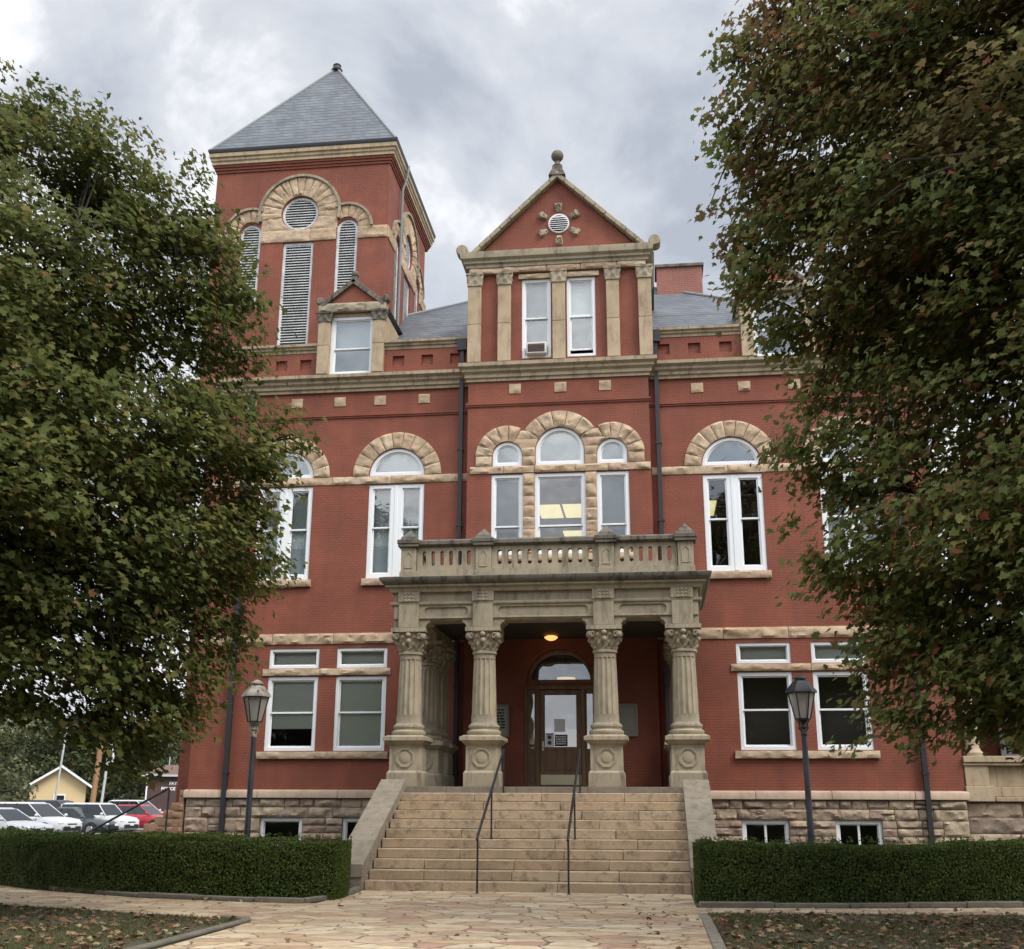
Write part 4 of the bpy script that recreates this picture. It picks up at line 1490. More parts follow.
def beam_outline(spans, x0, x1, zt, zb=5.65, zo=5.83):
    """underside steps up between the columns"""
    pts = [(x0, zt), (x0, zb)]
    for a, b in spans:
        pts += [(a, zb)] + [(a + .1 - .1 * math.cos(t), zb + .12 * math.sin(t)) for t in (PI / 6, PI / 3, PI / 2)][0:3]
        pts += [(a + .12, zo), (b - .12, zo)]
        pts += [(b - .1 + .1 * math.cos(t), zb + .12 * math.sin(t)) for t in (PI / 2, PI / 3, PI / 6)] + [(b, zb)]
    return pts + [(x1, zb), (x1, zt)]


half = .40
spf = [(PX[i] + half, PX[i + 1] - half) for i in range(3)]
mb = MB()
mb.prism_y(beam_outline(spf, -3.58, 3.64, 6.5), EF + .06, EF + .7)


def panel_hole(a, b, z0, z1, r=.12):
    h = (z1 - z0) / 2
    return [(a + r, z0), (b - r, z0)] + [(b - r + r * math.sin(t), z0 + r - r * math.cos(t)) for t in (PI / 6, PI / 3, PI / 2)] + [(b, z1 - r)] + \
        [(b - r + r * math.cos(t), z1 - r + r * math.sin(t)) for t in (PI / 6, PI / 3, PI / 2)] + [(a + r, z1)] + \
        [(a + r - r * math.sin(t), z1 - r + r * math.cos(t)) for t in (PI / 6, PI / 3, PI / 2)] + [(a, z0 + r)]


mb.plate(rect(-3.58, 3.64, 5.86, 6.2), [panel_hole(a - .03, b + .03, 5.90, 6.13, .09) for a, b in spf], EF + .02, EF + .062)
ent = part('entablature', mb, 'porch_stone', bevel=.01)
mb = MB()
for sx, out_x in ((-3.58, -1), (3.64, 1)):
    x0, x1 = (sx, sx + .64) if out_x < 0 else (sx - .64, sx)
    mb.M = Matrix(((0, 1, 0, 0), (1, 0, 0, 0), (0, 0, 1, 0), (0, 0, 0, 1)))
    mb.prism_y(beam_outline([(-4.15, -2.75), (-1.95, -1.35)], EF + .71, BY - .01, 6.5), x0, x1)
    mb.M = None
obj('side_beam', mb, 'porch_stone', ent, bevel=.01)
mb = MB()
mb.sweep([(-3.58, BY - .01), (-3.58, EF + .06), (3.64, EF + .06), (3.64, BY - .01)], [(-.1, 6.19), (.07, 6.19), (.09, 6.22), (.09, 6.26), (-.1, 6.26)])
obj('fillet', mb, 'porch_stone', ent)
for x in PX:
    mb = MB()
    mb.box(x - .24, x + .24, EF - .03, EF + .05, 5.65, 6.2); mb.box(x - .26, x + .26, EF - .05, EF + .05, 6.262, 6.5)
    for k in range(3):
        for q in range(3):
            mb.ball((x - .09 + .09 * k, EF - .055, 6.30 + .075 * q), .034, 8, (1, .5, 1))
    mb.plate(rect(x - .16, x + .16, 6.27, 6.49), [rect(x - .135, x + .135, 6.292, 6.468)], EF - .065, EF - .048)
    obj('rosette_block', mb, 'porch_stone', ent, bevel=.006)
mb = MB()
mb.sweep([(-3.58, BY - .01), (-3.58, EF + .06), (3.64, EF + .06), (3.64, BY - .01)], [(-.6, 6.50), (.09, 6.50), (.12, 6.55), (.12, 6.59), (.2, 6.62), (.2, 6.665), (-.6, 6.665)])
part('cornice', mb, 'porch_stone')
mb = MB()
mb.sweep([(-3.58, BY - .01), (-3.58, EF + .06), (3.64, EF + .06), (3.64, BY - .01)], [(-.6, 6.667), (.21, 6.667), (.26, 6.70), (.32, 6.76), (.33, 6.83), (.2, 6.87), (-.6, 6.88)])
part('cornice', mb, 'weathered_stone')
mb = MB(); mb.box(-3.1, 3.1, EF + .6, BY - .01, 6.72, 6.86)
part('balcony_floor', mb, 'weathered_stone', smooth=False)

# balustrade
PIERS = [-3.27, -1.43, 1.53, 3.40]
BF = -4.72


def balustrade_panel(a, b, nslots):
    w = b - a
    hs = []
    pitch = w / (nslots + .6)
    for i in range(nslots):
        hs.append(slot(a + pitch * (i + .8), 7.17, 7.53, pitch * .21))
    mb = MB()
    mb.plate(rect(a, b, 7.06, 7.63), hs, BF - .09, BF + .09)
    mb.box(a, b, BF - .14, BF + .14, 6.88, 7.058)
    pn = part('balustrade', mb, 'porch_stone', smooth=False)
    mb = MB()
    mb.prism_x([(BF - .13, 7.632), (BF - .2, 7.68), (BF - .2, 7.76), (BF - .12, 7.81), (BF + .12, 7.81), (BF + .2, 7.76), (BF + .2, 7.68), (BF + .13, 7.632)], a + .01, b - .01)
    obj('rail', mb, 'weathered_stone', pn)


balustrade_panel(PIERS[0] + .2, PIERS[1] - .19, 6)
balustrade_panel(PIERS[1] + .19, PIERS[2] - .19, 10)
balustrade_panel(PIERS[2] + .19, PIERS[3] - .2, 6)
for sx in (PIERS[0], PIERS[3]):
    Msw = Matrix(((0, 1, 0, sx - BF), (1, 0, 0, 0), (0, 0, 1, 0), (0, 0, 0, 1)))
    mb = MB(); mb.M = Matrix(((0, 1, 0, sx), (1, 0, 0, 0), (0, 0, 1, 0), (0, 0, 0, 1)))
    hs = [slot(-4.4 + .3 * (i + .8), 7.17, 7.53, .07) for i in range(12)]
    mb.plate(rect(-4.5, -.48, 7.06, 7.63), hs, -.09, .09)
    mb.box(-4.5, -.48, -.14, .14, 6.88, 7.058)
    pn = part('balustrade', mb, 'porch_stone', smooth=False)
    mb2 = MB(); mb2.box(sx - .18, sx + .18, -4.5, -.48, 7.632, 7.8)
    obj('rail', mb2, 'weathered_stone', pn, bevel=.03)
for x in PIERS:
    mb = MB(); mb.box(x - .205, x + .205, BF - .2, BF + .2, 6.884, 7.02); mb.box(x - .185, x + .185, BF - .18, BF + .18, 7.022, 7.62)
    mb.plate([(x - .1, 7.1), (x + .1, 7.1), (x + .1, 7.42), (x, 7.52), (x - .1, 7.42)], [[(x - .075, 7.125), (x + .075, 7.125), (x + .075, 7.41), (x, 7.485), (x - .075, 7.41)]], BF - .195, BF - .178)
    pr_ = part('balustrade_pier', mb, 'porch_stone', bevel=.01)
    mb = MB(); mb.box(x - .25, x + .25, BF - .25, BF + .25, 7.622, 7.70); mb.box(x - .27, x + .27, BF - .27, BF + .27, 7.702, 7.80)
    mb.frustum((x - .21, x + .21, BF - .21, BF + .21), (x - .19, x + .19, BF - .19, BF + .19), 7.802, 7.87)
    mb.frustum((x - .19, x + .19, BF - .19, BF + .19), (x - .01, x + .01, BF - .01, BF + .01), 7.872, 8.08)
    obj('pier_cap', mb, 'weathered_stone', pr_, bevel=.012)

# entrance door with side lights and fan light
DY = BY + .12
mb = MB()
mb.box(-.95, -.86, DY - .04, DY + .1, 2.0, 4.72); mb.box(.96, 1.05, DY - .04, DY + .1, 2.0, 4.72)
mb.box(-.62, -.52, DY - .05, DY + .1, 2.0, 4.62); mb.box(.60, .70, DY - .05, DY + .1, 2.0, 4.62)
mb.box(-.86, .96, DY - .06, DY + .1, 4.62, 4.86)
for a, b in ((-.86, -.62), (.70, .96)):
    mb.box(a, b, DY, DY + .06, 2.0, 3.05); mb.box(a, b, DY, DY + .06, 4.5, 4.62)
    mb.box(a, a + .05, DY, DY + .06, 3.05, 4.5); mb.box(b - .05, b, DY, DY + .06, 3.05, 4.5)
    mb.plate(rect(a + .04, b - .04, 2.2, 2.95), [rect(a + .07, b - .07, 2.24, 2.91)], DY - .02, DY)
mb.plate(lunette(.05, 4.78, .915), [arc(.05, 4.78, .82, rad(7), rad(173), 20)], DY - .03, DY + .1)
mb.box(-.52, .60, DY - .04, DY + .1, 2.0, 2.09)
dfr = part('door_frame', mb, 'door_wood', bevel=.006)
mb = MB()
for a, b in ((-.82, -.66), (.74, .92)):
    mb.add([(a, DY + .03, 3.05), (b, DY + .03, 3.05), (b, DY + .03, 4.5), (a, DY + .03, 4.5)], [(0, 1, 2, 3)])
obj('side_light', mb, 'door_glass', dfr, smooth=False)
mb = MB(); mb.plate(arc(.05, 4.78, .83, rad(5), rad(175), 20), [], DY + .03, DY + .034)
obj('fan_light', mb, 'window_glass', dfr, smooth=False)
mb = MB()
frame_rect(mb, -.515, .595, 2.10, 4.6, .13, DY - .01, DY + .05)
mb.box(-.385, .465, DY - .01, DY + .05, 2.23, 3.1)
mb.plate(rect(-.34, .42, 2.5, 3.05), [rect(-.30, .02, 2.54, 3.01), rect(.06, .38, 2.54, 3.01)], DY - .03, DY - .008)
dr = part('front_door', mb, 'door_wood', bevel=.006)
mb = MB(); mb.add([(-.385, DY + .02, 3.1), (.465, DY + .02, 3.1), (.465, DY + .02, 4.47), (-.385, DY + .02, 4.47)], [(0, 1, 2, 3)])
obj('door_pane', mb, 'door_glass', dr, smooth=False)
mb = MB(); mb.box(-.5, .58, DY - .02, DY - .011, 2.12, 2.38)
obj('kick_plate', mb, 'brass', dr)
mb = MB(); mb.box(-.46, -.41, DY - .03, DY - .01, 3.0, 3.25); mb.tube([(-.435, DY - .02, 3.1), (-.435, DY - .08, 3.1), (-.36, DY - .08, 3.1)], .012, 8)
obj('door_handle', mb, 'brass', dr)
# inner hall backing
mb = MB(); mb.box(-2.2, 2.2, 2.4, 2.5, 2.0, 6.0)
part('interior_wall', mb, 'interior_dark', smooth=False)

# right wing: open side porch with panelled parapet
mb = MB()
z = [0.0, .5, .95, 1.35, 1.7]
for z0, z1 in zip(z[:-1], z[1:]):
    x = 10.44
    while x < 17:
        l = random.uniform(.7, 1.5)
        mb.rock(lambda u, v, a=x + .008, b=x + l - .008: (a + (b - a) * u, z0 + .008 + (z1 - z0 - .016) * v), l, z1 - z0, .12, .03, .05, .02)
        x += l
part('basement_ashlar', mb, 'ashlar_stone')
mb = MB(); mb.box(10.44, 17.4, .13, .5, 0, 1.72)
part('basement_wall', mb, 'mortar', smooth=False)
mb = MB()
mb.box(10.43, 11.12, -.06, .45, 1.73, 2.12); mb.box(10.45, 11.04, -.02, .42, 2.122, 2.62)
mb.box(11.13, 17.4, .05, .42, 1.85, 2.1); mb.box(11.05, 17.4, .12, .36, 2.102, 2.62); mb.box(11.15, 17.4, -.02, .45, 1.73, 1.848)
mb.box(10.43, 17.4, -.06, .5, 2.622, 2.70); mb.box(10.43, 17.4, -.10, .52, 2.702, 2.86)
part('porch_parapet', mb, 'dressed_sandstone', bevel=.015)
for x in (10.76, 13.6, 16.6):
    mb = MB(); mb.lathe([(.24, 2.862), (.25, 2.95), (.19, 3.02), (.18, 3.1), (.165, 5.0), (.2, 5.05), (.25, 5.3)], (x, .2, 0), 24)
    part('side_porch_column', mb, 'dressed_sandstone')
mb = MB(); mb.box(10.43, 17.4, -.05, .5, 5.302, 6.3); mb.box(10.43, 17.4, .6, 6, 5.9, 6.1)
part('side_porch_beam', mb, 'dressed_sandstone')
mb = MB(); mb.box(10.44, 17.4, 3.2, 3.5, 0, 6.2)
part('side_porch_wall', mb, 'painted_brick', smooth=False)
mb = MB(); frame_rect(mb, 12.3, 13.9, 2.9, 5.1, .14, 3.1, 3.2); mb.box(12.4, 13.8, 3.12, 3.19, 3.95, 4.05)
sw = part('window', mb, 'white_paint')
mb = MB(); mb.add([(12.4, 3.15, 3.0), (13.8, 3.15, 3.0), (13.8, 3.15, 5.0), (12.4, 3.15, 5.0)], [(0, 1, 2, 3)])
obj('pane', mb, 'window_glass', sw, smooth=False)

# ------------------------------------------------------------------ front steps, handrails
ST = thing('front_steps', 'broad flight of tan sandstone steps rising from the flagstone walk to the porch', 'steps', (0, -8.55, 0))
NS = 10
RISE = 1.86 / NS
RUN = (8.55 - 5.2) / NS
mb = MB()
for k in range(NS):
    y0 = RUN * k; y1 = 8.55 - 5.003 if k == NS - 1 else RUN * (k + 1) + .03
    z0, z1 = RISE * k, RISE * (k + 1)
    x = -3.14
    while x < 3.14:
        l = random.uniform(.9, 2.3)
        if 3.14 - x - l < .8: l = 3.14 - x
        e = random.uniform(-.008, .008)
        mb.box(x + .004, x + l - .004, y0 + e, y1, z0 + .003, z1 + random.uniform(-.004, .004))
        x += l
obj('treads', mb, 'step_stone', ST, bevel=.014)
mb = MB(); mb.box(-3.13, 3.13, .36, 3.5, 0, .15); mb.prism_x([(.2, 0), (3.5, 0), (3.5, 1.7), (3.2, 1.66)], -3.12, 3.12)
obj('step_core', mb, 'mortar', ST, smooth=False)
for s in (-1, 1):
    mb = MB()
    xa, xb = (3.15, 3.66) if s > 0 else (-3.66, -3.15)
    # local y = world y + 8.55
    segs = 4
    ya, za, yb, zb = -.25, .50, 3.42, 2.16
    for i in range(segs):
        p0, p1 = i / segs, (i + 1) / segs
        A = (ya + (yb - ya) * p0 + .003, za + (zb - za) * p0); B = (ya + (yb - ya) * p1 - .003, za + (zb - za) * p1)
        mb.prism_x([(A[0], A[1] - .24), (B[0], B[1] - .24), B, A], xa - .03, xb + .03)
    mb.box(xa, xb, -.22, 3.42, 0, .28)
    mb.prism_x([(-.2, .28), (3.42, .28), (3.42, 1.9), (-.2, .26)], xa + .01, xb - .01)
    obj('cheek_wall', mb, 'cheek_stone', ST, bevel=.03)


def handrail(x, label):
    t = thing('handrail', label, 'handrail', (x, -9.0, 0), 0, 'handrails on the front steps')
    mb = MB()
    y0, y1, z0, z1 = 0.0, 3.75, 1.03, 2.80
    mb.tube([(0, y0 - .10, z0 - .06), (0, y0 - .03, z0), (0, y1, z1), (0, y1 + .06, z1 - .02)], .026, 10)
    obj('rail', mb, 'dark_metal', t)
    for yy in (0.0, 1.85, 3.72):
        base = max(0, math.floor((yy - .45) / RUN + 1) * RISE) if yy > .45 else 0
        zt = z0 + (z1 - z0) * yy / y1
        mb = MB(); mb.tube([(0, yy, base), (0, yy, zt)], .02, 8); mb.lathe([(.045, base), (.045, base + .015), (.02, base + .03)], (0, yy, 0), 10)
        obj('post', mb, 'dark_metal', t)
    return t


handrail(-.86, 'black iron handrail on the steps, in line with the column left of the door')
handrail(.86, 'black iron handrail on the steps that crosses in front of the door edge')

# ------------------------------------------------------------------ lamps, plaques, notices, air units
LPOS = ((-5.90, -7.6), (5.50, -7.6))


def lamp_post(x, y, label, capmat, neckmat, rot):
    t = thing('lamp_post', label, 'lamp post', (x, y, 0), rot, 'lantern posts behind the hedges')
    mb = MB()
    mb.lathe([(.15, 0), (.15, .12), (.10, .2), (.085, .5), (.075, .55), (.062, 1.2), (.055, 2.95)], n=14)
    obj('post', mb, 'lamp_post_metal', t)
    mb = MB()
    mb.lathe([(.06, 2.95), (.07, 2.97), (.06, 3.02), (.045, 3.08), (.065, 3.12), (.045, 3.16), (.05, 3.2), (.10, 3.25), (.02, 3.28)], n=14)
    for k in range(4):
        a = k * PI / 2 + PI / 4
        mb.tube([(.055 * math.cos(a), .055 * math.sin(a), 3.04), (.12 * math.cos(a), .12 * math.sin(a), 3.10), (.10 * math.cos(a), .10 * math.sin(a), 3.18), (.16 * math.cos(a), .16 * math.sin(a), 3.26)], .012, 6)
    obj('neck', mb, neckmat, t)
    hexa = lambda r, z: [(r * math.cos(PI / 3 * k), r * math.sin(PI / 3 * k), z) for k in range(6)]
    mb = MB()
    lo, hi = hexa(.145, 3.28), hexa(.265, 3.80)
    for a, b in zip(lo, hi): mb.tube([a, b], .014, 6)
    for ring, r_ in ((lo, .016), (hi, .02)):
        for k in range(6): mb.tube([ring[k], ring[(k + 1) % 6]], r_, 6)
    obj('lantern_frame', mb, 'dark_metal', t)
    mb = MB()
    lo, hi = hexa(.14, 3.285), hexa(.258, 3.795)
    mb.add(lo + hi, [(k, (k + 1) % 6, (k + 1) % 6 + 6, k + 6) for k in range(6)])
    obj('lantern_glass', mb, 'lantern_pane', t, smooth=False)
    mb = MB(); mb.lathe([(.03, 3.3), (.05, 3.36), (.065, 3.5), (.05, 3.64), (.03, 3.7)], n=12)
    obj('bulb', mb, 'frosted_bulb', t)
    mb = MB()
    r0, r1, r2 = hexa(.32, 3.80), hexa(.31, 3.84), hexa(.15, 4.03)
    mb.add(r0 + r1 + r2, [tuple(range(5, -1, -1))] + [(k, (k + 1) % 6, (k + 1) % 6 + 6, k + 6) for k in range(6)] + [(k + 6, (k + 1) % 6 + 6, (k + 1) % 6 + 12, k + 12) for k in range(6)] + [tuple(range(12, 18))])
    mb.lathe([(.11, 4.03), (.10, 4.07), (.135, 4.075), (.13, 4.10), (.06, 4.15), (.02, 4.165)], n=16)
    obj('lantern_cap', mb, capmat, t)
    return t


Mat('lantern_pane', (.40, .39, .36), .35)
_t = MATS['lantern_pane'].node_tree
_mx = N(_t, 'ShaderNodeMixShader'); _mx.inputs[0].default_value = .42
_tp = N(_t, 'ShaderNodeBsdfTransparent'); _tp.inputs[0].default_value = (.8, .8, .78, 1)
_t.links.new(_t.nodes['Principled BSDF'].outputs[0], _mx.inputs[1]); _t.links.new(_tp.outputs[0], _mx.inputs[2])
_t.links.new(_mx.outputs[0], _t.nodes['Material Output'].inputs['Surface'])
lamp_post(*LPOS[0], 'dark lantern post with a faded pale bronze cap behind the hedge by the lamp-side windows', 'faded_bronze', 'faded_bronze', rad(12))
bpy.data.objects['lamp_post']['label'] = 'lantern post with a faded pale bronze cap, behind the hedge beside the blinded windows'
lamp_post(*LPOS[1], 'lantern post with a black cap, behind the hedge in front of the dark windows', 'dark_metal', 'dark_metal', rad(0))

t = thing('porch_lamp', 'small glowing orange globe lamp under the porch ceiling', 'lamp', (-.14, -1.05, 5.86))
mb = MB(); mb.lathe([(.02, -.02), (.10, 0), (.17, .05), (.18, .08), (.10, .115), (.02, .116)], n=20)
obj('globe', mb, 'lamp_glow', t)
mb = MB(); mb.lathe([(.12, .116), (.12, .12)], n=20)
obj('ceiling_rose', mb, 'dark_metal', t)
t = thing('hall_lamp', 'pendant lamp with a pale bowl seen through the fanlight over the door', 'lamp', (.12, .8, 5.0))
mb = MB(); mb.lathe([(.02, -.2), (.16, -.15), (.25, -.03), (.26, .05), (.02, .06)], n=20)
obj('bowl', mb, 'pendant_glow', t)
mb = MB(); mb.tube([(0, 0, .06), (0, 0, .95)], .015, 6); mb.lathe([(.10, .2), (.13, .3), (.10, .36)], n=14)
obj('stem', mb, 'dark_metal', t)


def plaque(cx, label, mat, rows, inkmat):
    t = thing('plaque', label, 'plaque', (cx, BY - .003, 3.37), 0, 'plaques on the porch wall')
    mb = MB(); mb.box(-.44, .44, -.03, 0, 0, .83)
    obj('plate', mb, mat, t, bevel=.008)
    mb = MB(); mb.plate(rect(-.45, .45, -.01, .84), [rect(-.39, .39, .05, .78)], -.045, -.002)
    obj('frame', mb, 'plaque_frame', t, bevel=.006)
    mb = MB()
    for r in range(rows):
        z = .68 - r * (.55 / rows)
        x = -.33 + .03 * (r % 3)
        while x < .3:
            l = random.uniform(.04, .13)
            mb.box(x, min(.34, x + l), -.034, -.0305, z, z + .30 / rows); x += l + .03
    obj('lettering', mb, inkmat, t, smooth=False)


plaque(-1.79, 'pale framed notice plaque with dark lettering on the porch wall left of the door', 'plaque_metal', 7, 'ink')
plaque(1.66, 'dull grey framed plaque with faint lettering on the porch wall right of the door', 'plaque_frame', 10, 'plaque_metal')
ny_ = DY - .006
for (x0, x1, z0, z1, mat, lab, rows, ik) in (
        (-.13, .16, 3.50, 3.83, 'paper', 'white sheet of paper taped on the door glass above the black sign', 0, 'ink'),
        (-.37, -.15, 3.11, 3.46, 'paper', 'narrow pale notice with purple seals in the corner of the door glass', 2, 'purple_ink'),
        (-.12, .22, 3.12, 3.42, 'black_sign', 'square black sign with white lettering on the door glass', 4, 'white_letter')):
    t = thing('door_notice', lab, 'notice', ((x0 + x1) / 2, ny_, z0), 0, 'notices on the front door')
    w = (x1 - x0) / 2
    mb = MB(); mb.box(-w, w, -.004, 0, 0, z1 - z0)
    obj('sheet', mb, mat, t, smooth=False)
    if rows:
        mb = MB()
        if ik == 'purple_ink':
            for zz_ in (.10, .24):
                mb.M = Matrix.Translation((0, -.006, zz_)) @ Matrix.Rotation(PI / 2, 4, 'X'); mb.lathe([(.055, -.001), (.055, .001)], n=16); mb.M = None
            mb.box(-w + .01, w - .01, -.0065, -.0045, .315, .34)
        else:
            for r in range(rows):
                x = -w + .03
                while x < w - .05:
                    l = random.uniform(.03, .08)
                    mb.box(x, min(w - .03, x + l), -.0065, -.0045, (z1 - z0) - .075 - r * .06, (z1 - z0) - .04 - r * .06); x += l + .015
        obj('lettering', mb, ik, t, smooth=False)

for (x, y, z, lab, w, h) in ((-.57, PY - .18, 14.38, 'boxy window air conditioner under the sash of the gable window', .30, .36),
                             (-3.98, -.28, 8.0, 'small grey air conditioner behind the balustrade in the arched window', .26, .42)):
    t = thing('air_conditioner', lab, 'air conditioner', (x, y, z), 0, 'window air conditioners')
    mb = MB(); mb.box(-w, w, 0, .5, 0, h)
    obj('case', mb, 'air_unit', t, bevel=.02)
    mb = MB(); mb.box(-w + .05, w - .05, -.008, .001, .05, h - .06)
    for k in range(int((h - .12) / .035)):
        mb.box(-w + .05, w - .05, -.016, -.0085, .06 + k * .035, .075 + k * .035)
    obj('grille', mb, 'air_grille', t, smooth=False)

# ------------------------------------------------------------------ stepped side wall and its rail
t = thing('side_stair', 'stepped brown stone stair wall with an iron rail beside the tower', 'stair wall', (-10.5, 0, 0))
mb = MB()
tops = [(-1.38, .88), (-1.08, 1.08), (-.78, 1.26), (-.54, 1.44), (-.34, 1.64), (-.12, 1.98)]
for i, (x, zt) in enumerate(tops):
    x1 = tops[i + 1][0] if i + 1 < len(tops) else .03
    z = 0
    while z < zt - .02:
        h = .2 if zt - z > .3 else zt - z
        mb.rock(lambda u, v, a=x + .005, b=x1 - .005 + (.12 if i + 1 < len(tops) else 0): (a + (b - a) * u, z + .006 + (h - .012) * v), x1 - x, h, .0, .06, .03, .3, step=.08)
        z += h
obj('wall', mb, 'brown_stone', t)
mb = MB(); mb.tube([(-2.65, -.25, .80), (-2.3, -.25, .98), (-.35, -.25, 2.02)], .032, 8); mb.tube([(-.35, -.25, 2.02), (-.35, -.25, .3)], .025, 8); mb.tube([(-2.2, -.25, .99), (-2.2, -.25, .0)], .025, 8)
obj('rail', mb, 'dark_metal', t)
mb = MB()
for k in range(7): mb.tube([(-.52 + .1 * k, -.5, 0), (-.52 + .1 * k, -.5, .82)], .014, 6)
mb.tube([(-.55, -.5, .82), (.12, -.5, .82)], .02, 6); mb.tube([(-.55, -.5, .5), (.12, -.5, .5)], .014, 6)
obj('guard', mb, 'dark_metal', t)

# ------------------------------------------------------------------ foliage
LEAF = np.array([(0, 0), (.16, .13), (.42, .10), (.34, .30), (.50, .52), (.26, .52), (.16, .64), (0, 1.0), (-.16, .64), (-.26, .52), (-.50, .52), (-.34, .30), (-.42, .10), (-.16, .13)])
DIAMOND = np.array([(0, 0), (.3, .45), (0, 1.0), (-.3, .45)])


def leaf_mesh(name, pos, nrm, size, shape, mat, parent=None, fold=.18):
    """one leaf polygon per position, lying across its normal"""
    n = len(pos); k = len(shape)
    nrm = nrm / np.linalg.norm(nrm, axis=1, keepdims=True)
    ref = rng.normal(size=(n, 3))
    u = np.cross(nrm, ref); u /= np.linalg.norm(u, axis=1, keepdims=True) + 1e-9
    v = np.cross(nrm, u)
    sz = np.asarray(size).reshape(-1, 1, 1) * np.ones((n, 1, 1))
    P = pos[:, None, :] + sz * (u[:, None, :] * shape[None, :, 0, None] + v[:, None, :] * (shape[None, :, 1, None] - .4)
                                - nrm[:, None, :] * (np.abs(shape[None, :, 0, None]) * fold + (shape[None, :, 1, None] - .4) ** 2 * fold))
    me = bpy.data.meshes.new(name)
    me.vertices.add(n * k); me.vertices.foreach_set('co', P.reshape(-1).astype(np.float32))
    me.loops.add(n * k); me.loops.foreach_set('vertex_index', np.arange(n * k, dtype=np.int32))
    me.polygons.add(n)
    me.polygons.foreach_set('loop_start', (np.arange(n) * k).astype(np.int32))
    me.update(calc_edges=True)
    return finish(me, name, mat, parent, smooth=False)


def in_poly(pts, poly):
    x, z = pts[:, 0], pts[:, 1]
    c = np.zeros(len(pts), bool)
    n = len(poly)
    for i in range(n):
        xa, za = poly[i]; xb, zb = poly[(i + 1) % n]
        if za == zb: continue
        hit = ((za > z) != (zb > z)) & (x < (xb - xa) * (z - za) / (zb - za) + xa)
        c ^= hit
    return c


def edge_dist(pts, poly):
    d = np.full(len(pts), 1e9)
    for i in range(len(poly)):
        a = np.array(poly[i]); b = np.array(poly[(i + 1) % len(poly)])
        ab = b - a; t = np.clip(((pts - a) @ ab) / (ab @ ab + 1e-9), 0, 1)
        d = np.minimum(d, np.linalg.norm(pts - (a + t[:, None] * ab), axis=1))
    return d


